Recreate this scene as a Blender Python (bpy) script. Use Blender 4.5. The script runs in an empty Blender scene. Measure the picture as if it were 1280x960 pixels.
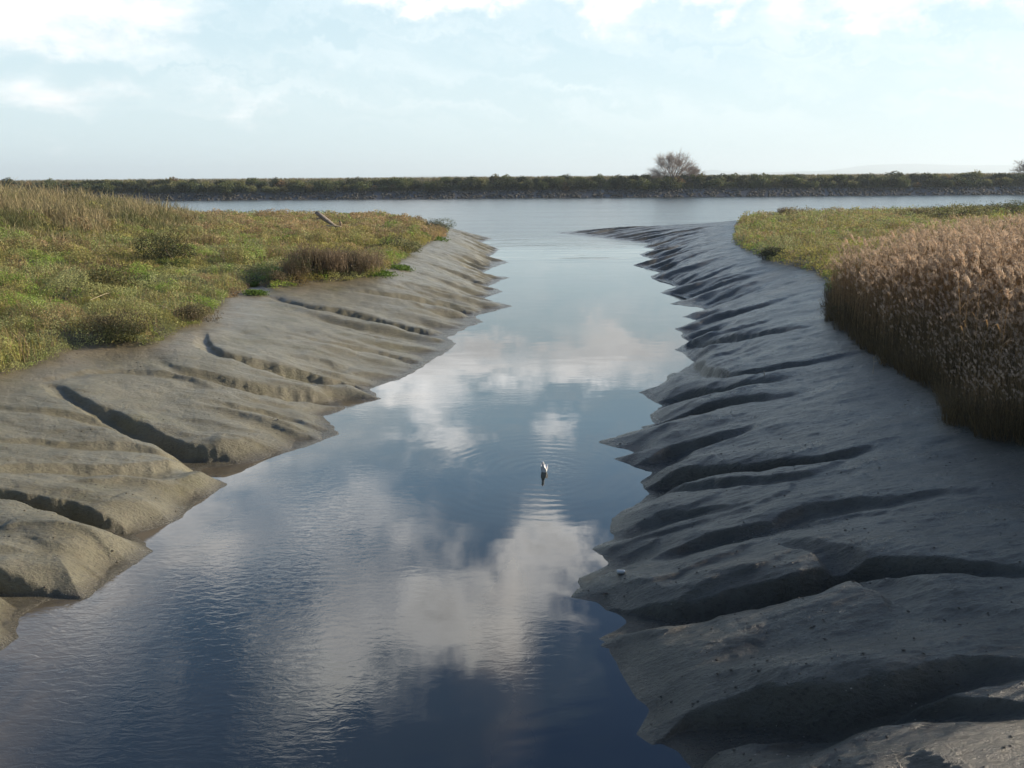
import bpy, bmesh, math, random
import numpy as np
from mathutils import Vector, Matrix

R = math.radians
rng = np.random.default_rng(11)
random.seed(5)
S = bpy.context.scene
COL = S.collection

# ------------------------------------------------------------------ camera
CAM_H = 6.0
FPX = 1065.0                      # focal length in pixels of a 1280 wide picture
PITCH = math.atan((480 - 222.5) / FPX)
ROLL = R(0.42)
cd = bpy.data.cameras.new('camera')
cam = bpy.data.objects.new('camera', cd)
COL.objects.link(cam)
cd.sensor_width = 36.0
cd.lens = 36.0 * FPX / 1280.0
cd.clip_start = 0.1
cd.clip_end = 60000
CAM_M = Matrix.Rotation(R(90) - PITCH, 3, 'X') @ Matrix.Rotation(-ROLL, 3, 'Z')
cam.matrix_world = Matrix.Translation((0, 0, CAM_H)) @ CAM_M.to_4x4()
S.camera = cam
CM = np.array(CAM_M)


def at(px, py, z=0.0):
    """point of the ground at height z seen in the survey photograph at px, py"""
    d = CM @ np.array([(px - 640) / FPX, -(py - 480) / FPX, -1.0])
    k = (z - CAM_H) / d[2]
    return np.array([d[0] * k, d[1] * k])


# ------------------------------------------------------------------ sun, sky, exposure
SUN_EL, SUN_AZ = R(18.5), R(74)     # azimuth clockwise from the view direction (+Y)
sd = bpy.data.lights.new('sun', 'SUN')
sun = bpy.data.objects.new('sun', sd)
COL.objects.link(sun)
sd.energy = 5.0
sd.angle = R(0.53)
sd.color = (1.0, 0.86, 0.68)
sun_dir = Vector((math.sin(SUN_AZ) * math.cos(SUN_EL), math.cos(SUN_AZ) * math.cos(SUN_EL), math.sin(SUN_EL)))
sun.rotation_euler = sun_dir.to_track_quat('Z', 'Y').to_euler()

S.view_settings.view_transform = 'Standard'
S.view_settings.look = 'None'
S.view_settings.gamma = 1.0
S.view_settings.use_curve_mapping = False
S.view_settings.exposure = 0.65
S.render.engine = 'CYCLES'
S.cycles.use_denoising = True
S.cycles.max_bounces = 6
S.cycles.diffuse_bounces = 3
S.cycles.glossy_bounces = 3
S.cycles.transmission_bounces = 3
S.cycles.transparent_max_bounces = 8
S.cycles.volume_bounces = 1
S.cycles.caustics_reflective = False
S.cycles.caustics_refractive = False
S.cycles.sample_clamp_indirect = 6.0


class NT:
    """small helper to write node trees as expressions"""
    def __init__(self, tree):
        self.t = tree
        self.n = tree.nodes
        self.l = tree.links

    def add(self, kind, **kw):
        nd = self.n.new(kind)
        for k, v in kw.items():
            setattr(nd, k, v)
        return nd

    def set(self, sock, v):
        if isinstance(v, bpy.types.NodeSocket):
            self.l.new(v, sock)
        elif isinstance(v, (tuple, list)) and len(v) == 3 and sock.type == 'RGBA':
            sock.default_value = (*v, 1)
        else:
            sock.default_value = v

    def m(self, op, a, b=None, c=None, clamp=False):
        nd = self.add('ShaderNodeMath', operation=op, use_clamp=clamp)
        self.set(nd.inputs[0], a)
        if b is not None:
            self.set(nd.inputs[1], b)
        if c is not None:
            self.set(nd.inputs[2], c)
        return nd.outputs[0]

    def step(self, v, a, b, to0=0.0, to1=1.0):
        nd = self.add('ShaderNodeMapRange', interpolation_type='SMOOTHSTEP')
        self.set(nd.inputs['Value'], v)
        nd.inputs['From Min'].default_value = a
        nd.inputs['From Max'].default_value = b
        nd.inputs['To Min'].default_value = to0
        nd.inputs['To Max'].default_value = to1
        return nd.outputs['Result']

    def mix(self, f, a, b, blend='MIX'):
        nd = self.add('ShaderNodeMix', data_type='RGBA', blend_type=blend)
        self.set(nd.inputs['Factor'], f)
        self.set(nd.inputs['A'], a)
        self.set(nd.inputs['B'], b)
        # colour sockets are the third set of A / B
        for s_, v in ((nd.inputs[6], a), (nd.inputs[7], b)):
            self.set(s_, v)
        return nd.outputs[2]

    def noise(self, vec, scale, detail=4, rough=0.5, dist=0.0, dim='3D'):
        nd = self.add('ShaderNodeTexNoise', noise_dimensions=dim)
        if vec is not None:
            self.l.new(vec, nd.inputs['Vector'])
        nd.inputs['Scale'].default_value = scale
        nd.inputs['Detail'].default_value = detail
        nd.inputs['Roughness'].default_value = rough
        nd.inputs['Distortion'].default_value = dist
        return nd.outputs['Fac']

    def xyz(self, x, y, z):
        nd = self.add('ShaderNodeCombineXYZ')
        for i, v in enumerate((x, y, z)):
            self.set(nd.inputs[i], v)
        return nd.outputs[0]

    def sep(self, v):
        nd = self.add('ShaderNodeSeparateXYZ')
        self.l.new(v, nd.inputs[0])
        return nd.outputs

    def vmul(self, v, s):
        nd = self.add('ShaderNodeVectorMath', operation='MULTIPLY')
        self.l.new(v, nd.inputs[0])
        nd.inputs[1].default_value = s
        return nd.outputs[0]


def build_world():
    w = bpy.data.worlds.new('World')
    S.world = w
    w.use_nodes = True
    w.node_tree.nodes.clear()
    N = NT(w.node_tree)
    sky = N.add('ShaderNodeTexSky', sky_type='NISHITA')
    sky.sun_disc = False
    sky.sun_elevation = SUN_EL
    sky.sun_rotation = SUN_AZ
    sky.altitude = 0
    sky.air_density = 1.0
    sky.dust_density = 1.6
    sky.ozone_density = 1.5
    tc = N.add('ShaderNodeTexCoord')
    d = N.sep(tc.outputs['Generated'])
    az = N.m('MULTIPLY', N.m('ARCTAN2', d[0], d[1]), 57.29578)       # degrees right of +Y
    el = N.m('MULTIPLY', N.m('ARCSINE', d[2]), 57.29578)
    # cloud coordinates: a layer overhead, flattened towards the horizon
    q = N.m('ADD', N.m('MAXIMUM', d[2], 0.0), 0.16)
    cv = N.xyz(N.m('DIVIDE', d[0], q), N.m('DIVIDE', d[1], q), 0.0)
    n1 = N.noise(cv, 2.3, 7, 0.56, 0.35)
    n2 = N.noise(N.vmul(cv, (1, 1, 1)), 7.0, 5, 0.6, 0.2)
    ang = N.xyz(N.m('MULTIPLY', az, 0.1), N.m('MULTIPLY', el, 0.16), 0.0)
    n3 = N.noise(ang, 2.2, 8, 0.58, 0.5)
    nn = N.m('ADD', N.m('MULTIPLY', n1, 0.45), N.m('MULTIPLY', n3, 0.55))
    # where the cloud banks lie: azimuth, elevation, half sizes, weight
    banks = CLOUD_BANKS
    wn1 = N.noise(ang, 1.6, 6, 0.62)
    wn2 = N.noise(N.vmul(ang, (1.3, 1.1, 1)), 2.1, 6, 0.62)
    azw = N.m('ADD', az, N.m('MULTIPLY', N.m('SUBTRACT', wn1, 0.5), 15.0))
    elw = N.m('ADD', el, N.m('MULTIPLY', N.m('SUBTRACT', wn2, 0.5), 7.0))
    cover = None
    for a0, e0, ra, re, wt in banks:
        dx = N.m('DIVIDE', N.m('SUBTRACT', azw, a0), ra)
        dy = N.m('DIVIDE', N.m('SUBTRACT', elw, e0), re)
        r2 = N.m('ADD', N.m('MULTIPLY', dx, dx), N.m('MULTIPLY', dy, dy))
        g = N.m('MULTIPLY', N.m('POWER', 2.71828, N.m('MULTIPLY', r2, -1.0)), wt)
        cover = g if cover is None else N.m('ADD', cover, g)
    # elsewhere, behind and to the sides, broken cloud
    far = N.step(N.m('ABSOLUTE', az), 38, 75)
    cover = N.m('ADD', cover, N.m('MULTIPLY', far, 0.12))
    v = N.m('ADD', cover, N.m('MULTIPLY', N.m('SUBTRACT', nn, 0.5), 2.4))
    dens = N.step(v, 0.16, 1.02)
    thick = N.step(v, 0.75, 1.5)
    shade = N.m('ADD', N.m('MULTIPLY', N.m('SUBTRACT', n2, 0.5), 0.55), N.m('SUBTRACT', 1.0, N.m('MULTIPLY', N.m('MULTIPLY', thick, N.step(el, 14, 20)), 0.40)))
    hi = N.m('MULTIPLY', N.step(el, 11.0, 14.5), N.m('SUBTRACT', 1.0, far))
    shade = N.m('MULTIPLY', shade, N.m('SUBTRACT', 1.0, N.m('MULTIPLY', far, 0.5)))
    bright = N.m('MULTIPLY', shade, N.m('ADD', CLOUD_LOW, N.m('MULTIPLY', hi, CLOUD_HIGH)))
    cc = N.xyz(N.m('MULTIPLY', bright, 1.0), N.m('MULTIPLY', bright, 0.995), N.m('MULTIPLY', bright, 0.985))
    # sky colour: bright veil near the horizon, clear blue higher up
    rp = N.add('ShaderNodeValToRGB')
    N.set(rp.inputs[0], N.m('DIVIDE', el, 40.0, clamp=True))
    cr = rp.color_ramp
    while len(cr.elements) < len(SKY_RAMP):
        cr.elements.new(0.5)
    for e_, (deg, c_) in zip(cr.elements, SKY_RAMP):
        e_.position = deg / 40.0
        e_.color = (*c_, 1)
    rk = N.vmul(rp.outputs[0], (10 * SKY_GAIN, 10 * SKY_GAIN, 10 * SKY_GAIN))
    front = N.step(N.m('ABSOLUTE', az), 32, 75, 1.0, 0.10)
    base = N.mix(N.m('MULTIPLY', front, SKY_MIX), N.vmul(sky.outputs[0], (0.55, 0.6, 0.7)), rk)
    wisp = N.noise(N.xyz(N.m('ADD', N.m('MULTIPLY', az, 0.035), N.m('MULTIPLY', el, 0.05)), N.m('MULTIPLY', elw, 0.20), 3.0), 2.4, 6, 0.6, 0.6)
    wisp = N.m('MULTIPLY', N.step(wisp, 0.40, 0.68), N.m('MULTIPLY', N.step(el, 1.0, 5.0), N.step(el, 26, 14)))
    base = N.mix(N.m('MULTIPLY', wisp, 0.24), base, N.vmul(N.xyz(8.4, 8.5, 8.4), (1, 1, 1)))
    colr = N.mix(dens, base, cc)
    bg = N.add('ShaderNodeBackground')
    N.l.new(colr, bg.inputs['Color'])
    bg.inputs['Strength'].default_value = 0.1
    out = N.add('ShaderNodeOutputWorld')
    N.l.new(bg.outputs[0], out.inputs['Surface'])


SKY_RAMP = [(0, (0.78, 0.94, 0.97)), (5, (0.75, 0.92, 0.96)), (10, (0.66, 0.86, 0.93)), (12.5, (0.60, 0.84, 0.96)), (16, (0.68, 1.02, 1.26)), (20, (0.52, 0.86, 1.22)),
            (27, (0.26, 0.46, 0.80)), (36, (0.13, 0.26, 0.56))]
SKY_MIX = 0.78
SKY_GAIN = 0.76
CLOUD_LOW, CLOUD_HIGH = 8.0, 10.0
CLOUD_BANKS = [
    (-28, 9.8, 7.5, 3.6, 1.05), (-17, 4.6, 3.0, 1.2, 0.42), (-27, 4.5, 5, 1.3, 0.3), (-10, 7.5, 9, 0.7, 0.22), (12, 8.0, 12, 1.0, 0.25), (-1, 12.2, 11, 1.6, 0.74), (18, 11.2, 11, 1.9, 0.85), (22, 9.0, 5, 1.0, 0.4), (-2, 14.0, 9, 1.3, 0.3), (-9, 11.0, 5, 0.9, 0.35), (9, 10.4, 5, 0.9, 0.4),
    (33, 9.5, 6, 2, 0.45), (-12, 9.0, 3, 0.8, 0.25),
    (-3, 11.6, 3.0, 1.4, 0.4), (7, 11.0, 3, 1.6, 0.4), (-8, 12.5, 3, 1.6, 0.4),
    (-5.0, 16.3, 3.2, 2.4, 0.62), (2.4, 16.6, 2.8, 1.0, 0.45),
    (-12, 22.5, 8, 4.2, 0.50), (-22, 20, 8, 5, 0.42), (3.0, 24.8, 4.0, 3.2, 0.95), (-6.5, 29.0, 6, 3.6, 1.0), (-15, 31.5, 4.0, 3.6, 0.8),
    (0.5, 29.5, 4, 2.0, 0.4), (-30, 27, 8, 6, 0.3),
]
build_world()

# ------------------------------------------------------------------ numpy noise
_perm = rng.permutation(512)


def _hash(ix, iy, seed):
    return _perm[(_perm[(ix + seed * 37) & 511] + iy) & 511]


_ga = np.linspace(0, 2 * np.pi, 512, endpoint=False)
_gx, _gy = np.cos(_ga), np.sin(_ga)


def perlin(x, y, seed=0):
    x = np.asarray(x, float); y = np.asarray(y, float)
    ix = np.floor(x).astype(int); iy = np.floor(y).astype(int)
    fx = x - ix; fy = y - iy
    u = fx * fx * fx * (fx * (fx * 6 - 15) + 10); v = fy * fy * fy * (fy * (fy * 6 - 15) + 10)

    def g(i, j):
        h = _hash(ix + i, iy + j, seed)
        return _gx[h] * (fx - i) + _gy[h] * (fy - j)
    a = g(0, 0); b = g(1, 0); c = g(0, 1); d = g(1, 1)
    return 1.5 * ((a * (1 - u) + b * u) * (1 - v) + (c * (1 - u) + d * u) * v)


def fbm(x, y, octv=4, seed=0, gain=0.5):
    s = 0; a = 1; f = 1; t = 0
    for i in range(octv):
        s = s + a * perlin(x * f, y * f, seed + i); t += a
        a *= gain; f *= 2.03
    return s / t


def sstep(x, a, b):
    t = np.clip((x - a) / (b - a), 0, 1)
    return t * t * (3 - 2 * t)


# ------------------------------------------------------------------ outlines of the creek, surveyed
MH = 1.5        # height of the foot of the marsh above the water
left_water = [(-330, 1150), (-120, 960), (-15, 838), (38, 795), (40, 772), (62, 758), (108, 756), (150, 725), (207, 686), (185, 668),
              (222, 655), (255, 628), (300, 603), (262, 588), (285, 586), (335, 575), (385, 560), (432, 543), (412, 520), (442, 511),
              (432, 503), (484, 500), (470, 487), (505, 475), (528, 462), (580, 430), (562, 422), (590, 410), (608, 402), (598, 395), (643, 383),
              (608, 373), (634, 364), (612, 358), (640, 347), (602, 343), (618, 335), (640, 328), (612, 321), (628, 312), (604, 303), (618, 298), (585, 291)]
right_water = [(690, 1150), (850, 975), (832, 943), (790, 920), (802, 888), (772, 850), (742, 806), (702, 801), (738, 793), (768, 776), (742, 757),
               (706, 750), (709, 720), (745, 704), (730, 686), (757, 671), (757, 646), (787, 630), (803, 617), (790, 602), (802, 590),
               (763, 573), (790, 566), (740, 553), (776, 540), (812, 529), (804, 518), (822, 506), (795, 491), (826, 478), (862, 452), (838, 436),
               (858, 427), (840, 411), (872, 398), (846, 397), (884, 386), (838, 381), (855, 372), (820, 366), (845, 359), (808, 346), (826, 340), (788, 331),
               (815, 325), (797, 318), (820, 312), (802, 309), (812, 305), (780, 301), (747, 297), (692, 291)]
left_marsh = [(-400, 560), (-200, 505), (0, 468), (60, 452), (105, 434), (150, 432), (195, 430), (230, 410), (262, 396), (285, 372), (320, 356), (342, 362), (400, 353),
              (470, 346), (492, 334), (518, 314), (540, 302), (560, 293)]
right_marsh = [(1500, 680), (1330, 585), (1280, 560), (1225, 543), (1180, 522), (1160, 490), (1125, 466), (1080, 432), (1050, 414), (1032, 396), (1036, 374), (1030, 348),
               (1005, 336), (965, 327), (930, 312), (918, 303)]


def line_world(pts, z):
    return np.array([at(x, y, z) for x, y in pts])


LW = line_world(left_water, 0.0)
RW = line_world(right_water, 0.0)
LM = line_world(left_marsh, MH)
RM = line_world(right_marsh, MH)
# the river side of both marshes
LWP = np.vstack([LW, [(-9, 99), (-16, 112), (-40, 121), (-90, 127), (-400, 140), (-400, -60), (-14, -60)]])
LMP = np.vstack([LM, [(-7.2, 78), (-9, 90), (-14, 101), (-40, 110), (-90, 116), (-390, 128), (-390, -50)]])
RWP = np.vstack([RW, [(10, 103), (24, 100), (36, 112), (70, 124), (400, 170), (400, -60), (6, -60)]])
RMP = np.vstack([RM, [(21.5, 82), (24.5, 92), (34, 102), (70, 114), (390, 158), (390, -50)]])


def seg_dist(P, line, closed=False):
    """distance of points to a polyline"""
    best = np.full(len(P), 1e18)
    pts = line if not closed else np.vstack([line, line[:1]])
    for a, b in zip(pts[:-1], pts[1:]):
        ab = b - a
        L2 = ab @ ab + 1e-12
        px = P[:, 0] - a[0]; py = P[:, 1] - a[1]
        t = np.clip((px * ab[0] + py * ab[1]) / L2, 0, 1)
        dx = px - t * ab[0]; dy = py - t * ab[1]
        np.minimum(best, dx * dx + dy * dy, out=best)
    return np.sqrt(best)


def inside(P, poly):
    c = np.zeros(len(P), bool)
    x, y = P[:, 0], P[:, 1]
    for (x0, y0), (x1, y1) in zip(poly, np.roll(poly, -1, 0)):
        if y0 == y1:
            continue
        m = (y0 > y) != (y1 > y)
        c ^= m & (x < (x1 - x0) * (y - y0) / (y1 - y0) + x0)
    return c


def sdist(P, poly):
    d = seg_dist(P, poly, True)
    return np.where(inside(P, poly), d, -d)


# gullies: photo trace from the mouth at the water to the head; depth, width of the steep far wall, width of the near wall
GULLIES = [
    ('R', [(838, 942), (880, 908), (960, 894), (1070, 886), (1105, 868), (1180, 850), (1300, 830)], 0.50, 0.26, 0.55),
    ('R', [(772, 776), (850, 769), (905, 748), (1000, 738), (1060, 716), (1100, 711), (1200, 708), (1330, 718)], 0.46, 0.26, 0.6),
    ('R', [(803, 617), (850, 602), (900, 590), (950, 584), (1010, 576), (1100, 560)], 0.40, 0.22, 0.6),
    ('R', [(806, 622), (860, 612), (930, 606), (1010, 597), (1080, 590)], 0.16, 0.2, 0.5),
    ('R', [(748, 704), (790, 690), (830, 672), (880, 655)], 0.15, 0.3, 0.8),
    ('R', [(795, 590), (830, 570), (850, 556), (900, 545), (950, 530)], 0.28, 0.3, 0.9),
    ('R', [(816, 529), (850, 522), (880, 512), (920, 500), (1000, 492)], 0.28, 0.28, 0.9),
    ('R', [(820, 506), (860, 494), (905, 486), (1000, 470)], 0.24, 0.25, 0.8),
    ('R', [(858, 454), (890, 470), (940, 466), (1000, 455), (1090, 440)], 0.26, 0.25, 0.8),
    ('R', [(860, 428), (900, 424), (960, 415), (1020, 408)], 0.26, 0.25, 0.9),
    ('R', [(1070, 887), (1120, 884), (1200, 887), (1320, 893)], 0.24, 0.2, 0.6),
    ('R', [(1060, 716), (1030, 700), (1000, 690), (960, 678)], 0.12, 0.2, 0.5),
    ('R', [(900, 668), (980, 655), (1060, 648), (1150, 640)], 0.12, 0.2, 0.6),
    ('R', [(1010, 640), (1080, 628), (1180, 618), (1260, 612)], 0.10, 0.2, 0.5),
    ('R', [(830, 648), (880, 640), (950, 630)], 0.10, 0.2, 0.5),
    ('L', [(240, 622), (200, 612), (120, 606), (40, 604)], 0.09, 0.25, 0.5),
    ('L', [(147, 536), (105, 524), (40, 514), (-40, 505)], 0.10, 0.2, 0.5),
    ('L', [(215, 470), (150, 462), (90, 470), (20, 478)], 0.07, 0.2, 0.5),
    ('L', [(412, 540), (350, 520), (290, 508), (240, 500)], 0.13, 0.3, 0.6),
    ('L', [(530, 455), (480, 440), (420, 430), (350, 415)], 0.12, 0.22, 0.5),
    ('L', [(610, 375), (560, 365), (500, 352)], 0.12, 0.25, 0.6),
    ('L', [(440, 512), (390, 516), (330, 505), (280, 492)], 0.08, 0.22, 0.5),
    ('L', [(160, 715), (120, 700), (60, 690), (0, 668)], 0.12, 0.3, 0.6),
    ('L', [(66, 757), (40, 748), (0, 728), (-90, 690)], 0.52, 0.22, 0.42),
    ('L', [(187, 668), (150, 664), (105, 650), (80, 634), (0, 620), (-90, 600)], 0.54, 0.22, 0.42),
    ('L', [(285, 585), (250, 576), (200, 552), (150, 526), (90, 500), (55, 478)], 0.36, 0.32, 0.6),
    ('L', [(258, 590), (200, 590), (130, 586), (60, 584), (-60, 585)], 0.20, 0.30, 0.6),
    ('L', [(250, 584), (200, 572), (130, 560), (60, 553), (-60, 545)], 0.14, 0.22, 0.5),
    ('L', [(435, 503), (400, 500), (330, 488), (250, 471), (192, 452)], 0.30, 0.28, 0.7),
    ('L', [(440, 482), (400, 473), (330, 456), (262, 440), (252, 415)], 0.24, 0.25, 0.7),
    ('L', [(380, 548), (345, 535), (300, 520), (240, 505)], 0.14, 0.35, 0.8),
    ('L', [(562, 422), (500, 407), (440, 392), (385, 384), (330, 370)], 0.26, 0.28, 0.8),
    ('L', [(598, 395), (560, 380), (500, 370), (420, 362)], 0.22, 0.3, 0.8),
]


def mud_profile(P, T, dw):
    x, y = P[:, 0], P[:, 1]
    mud = MH * (0.55 * T + 0.45 * (1 - (1 - T) ** 2.2))
    gentle = MH * (0.25 * T + 0.75 * (1 - (1 - T) ** 1.7) * T ** 0.22)
    mud = np.where(x < 0.02 * y + 0.5, gentle, mud) - 0.015
    return mud + np.where(x < 0, 0.26 * sstep(dw, 0.05, 1.1) * (1 - sstep(y, 16, 21)) * (1 - T), 0)


def mud_base(P):
    dw = np.maximum(sdist(P, LWP), sdist(P, RWP)); dm = np.maximum(sdist(P, LMP), sdist(P, RMP))
    T = np.where(dm > 0, 1.0, np.clip(dw / (dw + np.maximum(-dm, 0) + 1e-6), 0, 1))
    return mud_profile(P, T, dw)


def unit2(v):
    return v / np.linalg.norm(v)


def gully_carve(P, T):
    out = np.zeros(len(P)); lift = np.zeros(len(P))
    wob = perlin(P[:, 0] * 1.3, P[:, 1] * 1.3, 40) * 0.10 + perlin(P[:, 0] * 4, P[:, 1] * 4, 41) * 0.03
    rag = fbm(P[:, 0] * 2.0, P[:, 1] * 2.0, 3, 44)
    for side, pts, dep, wf, wn in GULLIES:
        n = len(pts)
        zz = np.full(n, 0.3)
        for _ in range(6):
            L = np.array([at(x, y, z) for (x, y), z in zip(pts, zz)])
            zz = 0.4 * zz + 0.6 * np.clip(mud_base(L), 0, MH)
        for _ in range(2):
            L = np.vstack([L[:1], np.stack([L[:-1] * .75 + L[1:] * .25, L[:-1] * .25 + L[1:] * .75], 1).reshape(-1, 2), L[-1:]])
        e0 = unit2(L[0] - L[1]) + np.array((0, -0.5))
        L = np.vstack([L[:1] + unit2(e0) * 3.0, L])      # runs on under the water
        lo = L.min(0) - 3.0; hi = L.max(0) + 3.0
        idx = np.nonzero((P[:, 0] > lo[0]) & (P[:, 0] < hi[0]) & (P[:, 1] > lo[1]) & (P[:, 1] < hi[1]))[0]
        if not len(idx):
            continue
        p = P[idx]
        seglen = np.linalg.norm(np.diff(L, axis=0), axis=1)
        cum = np.concatenate([[0], np.cumsum(seglen)])
        best = np.full(len(p), 1e9); U = np.zeros(len(p)); X = np.zeros(len(p)); SG = np.ones(len(p))
        for k, (a, b) in enumerate(zip(L[:-1], L[1:])):
            ab = b - a
            t = np.clip(((p - a) @ ab) / (ab @ ab), 0, 1)
            d = p - a - t[:, None] * ab
            dd = np.hypot(d[:, 0], d[:, 1])
            cr = ab[0] * (p[:, 1] - a[1]) - ab[1] * (p[:, 0] - a[0])
            m = dd < best
            best[m] = dd[m]; U[m] = np.minimum((cum[k] + t[m] * seglen[k] - 3.0) / (cum[-1] - 3.0), 1)
            X[m] = np.maximum(3.0 - cum[k] - t[m] * seglen[k], 0)
            SG[m] = np.sign(cr[m])
        s = SG * best * (1 if side == 'R' else -1) + wob[idx]
        U = np.clip(U, 0, 1)
        w2 = wf * (1 + 0.35 * rag[idx]) * (0.5 + 0.5 * (1 - U))
        wn2 = wn * (0.45 + 0.55 * (1 - U))
        fl = 0.04
        qf = 1 - sstep(s, fl, fl + w2)
        qn = 1 - sstep(-s, fl, wn2)
        q = np.where(s > 0, qf, qn)
        lip = np.exp(-((s - w2 - 0.35) / 0.38) ** 2) * 0.30 + np.exp(-((-s - wn2 - 0.3) / 0.55) ** 2) * 0.26
        dd = 1.45 * dep * np.clip(1 - U, 0, 1) ** 0.75 * (0.55 + 0.45 * sstep(T[idx], 0.0, 0.22)) * (1 - sstep(best, 2.0, 2.9))
        dd = dd * (1 - sstep(X, 0.3, 1.6))
        out[idx] = np.maximum(out[idx], q * dd)
        lift[idx] += lip * dd
    return out, lift


def saw_carve(P, T, spacing, amp, seed, slope, near=0.75, far=0.25):
    x, y = P[:, 0], P[:, 1]
    s = y - slope * x
    ph = s / spacing + 0.55 * perlin(x / spacing * 0.30, y / spacing * 0.30, seed) + 0.22 * perlin(x / spacing * 0.9, y / spacing * .9, seed + 1) \
        + 0.8 * perlin(s * 0 + 3.3, s / spacing * 0.21, seed + 2)
    k = np.floor(ph).astype(int)
    f = ph - k

    def A(kk, sd_):
        return (_hash(kk, kk * 0 + 7, seed + sd_) / 511.0)
    def cell(kk):
        a = 0.25 + 0.75 * A(kk, 3)
        head = 0.35 + 0.6 * A(kk, 5)
        return a * (1 - sstep(T, head * 0.45, head))
    c = cell(k) * (1 - sstep(f, 0.01, far)) + cell(k + 1) * (1 - sstep(1 - f, 0.01, near))
    return amp * c


DIKE_Y = 268.0


def dike_profile(x, y):
    """height of the far dike"""
    yy = y - (DIKE_Y + 1.3 * perlin(x * 0.02, x * 0 + 2.2, 70) + 0.5 * perlin(x * 0.13, x * 0 + 8.2, 71))
    xs = np.array([-9, 0.0, 5.0, 7.5, 16.0, 24.0, 40.0, 60.0])
    zs = np.array([-2.2, -0.15, 2.1, 2.4, 5.2, 6.0, 5.0, 4.4])
    return np.interp(yy, xs, zs)


def marsh_ground(x, y):
    lev = 3.0 * np.exp(-(((x + 33) / 12.0) ** 2 + ((y - 55) / 20.0) ** 2)) + 1.0 * np.exp(-(((x + 40) / 14.0) ** 2 + ((y - 30) / 14.0) ** 2))
    lev = np.where(x < 0, lev, 0)
    return MH + 0.12 + lev + 0.12 * fbm(x * 0.25, y * 0.25, 3, 90) + 0.05 * fbm(x * 1.1, y * 1.1, 3, 91)


def terrain(P):
    """height, marsh mask (distance inside marsh), signed distance to water"""
    x, y = P[:, 0], P[:, 1]
    r = np.hypot(x, y)
    wamp = np.clip(r / 40.0, 0.25, 1.0)
    W = P + np.stack([perlin(x * 1.7, y * 1.7, 1) * 0.10 * wamp + perlin(x * .5, y * .5, 2) * 0.16 * wamp,
                      perlin(x * 1.7, y * 1.7, 3) * 0.10 * wamp + perlin(x * .5, y * .5, 4) * 0.16 * wamp], 1)
    dw = np.maximum(sdist(W, LWP), sdist(W, RWP))
    dm = np.maximum(sdist(W, LMP), sdist(W, RMP))
    T = np.clip(dw / (dw + np.maximum(-dm, 0) + 1e-6), 0, 1)
    T = np.where(dm > 0, 1.0, T)
    mud = mud_profile(P, T, dw)
    # gullies
    near = sstep(y, 26, 34)
    land = dw > -2.5
    g = np.zeros(len(P)); 
    li = np.nonzero(land & (dm < 1.5) & (r < 135))[0]
    if len(li):
        q, t = P[li], T[li]
        sl = np.where(q[:, 0] > 2, 0.35 * (q[:, 0] - 2) / np.maximum(q[:, 0], 1e-3), 0.0)
        big = saw_carve(q, t, 2.3, 0.36, 50, sl, 0.8, 0.18) * (0.10 + 0.90 * near[li])
        mid = saw_carve(q, t, 0.8, 0.13, 60, sl, 0.8, 0.16) * (0.55 + 0.45 * near[li]) * (0.6 + 0.8 * perlin(q[:, 0] * 0.3, q[:, 1] * 0.3, 66))
        tr, lift = gully_carve(q, t)
        und = 0.07 * fbm(q[:, 0] * 0.55, q[:, 1] * 0.9, 3, 20) + 0.025 * fbm(q[:, 0] * 1.8, q[:, 1] * 3.0, 3, 24) * (1 - t * .3)
        fine = 0.016 * fbm(q[:, 0] * 1.6, q[:, 1] * 9, 3, 28) + 0.006 * fbm(q[:, 0] * 6, q[:, 1] * 16, 2, 33)
        fade = sstep(dw[li], -1.0, 0.5)
        g[li] = (-np.maximum(big + mid, tr) * (1 - sstep(dm[li], -0.3, 0.6)) + np.minimum(0, 0) + (und + fine) * sstep(dw[li], 0.0, 1.2)) * fade
        g[li] += lift * fade * sstep(dw[li], 0.0, 0.8)
    wet = np.clip(dw, -60, 0) * 0.22
    h = np.where(dw > 0, mud, np.maximum(wet, -1.8)) + g
    mg = marsh_ground(x, y)
    h = np.where(dm > 0, h + (mg - mud) * sstep(dm, 0.0, 0.8), h)
    floor = -0.03 + 0.055 * sstep(dw, 0.0, 0.3) + 0.05 * sstep(dw, 0.3, 1.5) + 0.02 * fbm(x * 1.5, y * 2.5, 2, 36)
    h = np.where((dw > 0) & (r < 135), np.maximum(h, floor), h)
    # the far side of the river
    dk = dike_profile(x, y)
    far = y > DIKE_Y - 12
    h = np.where(far, np.maximum(dk, -1.8), h)
    return h, dm, dw, T


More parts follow.
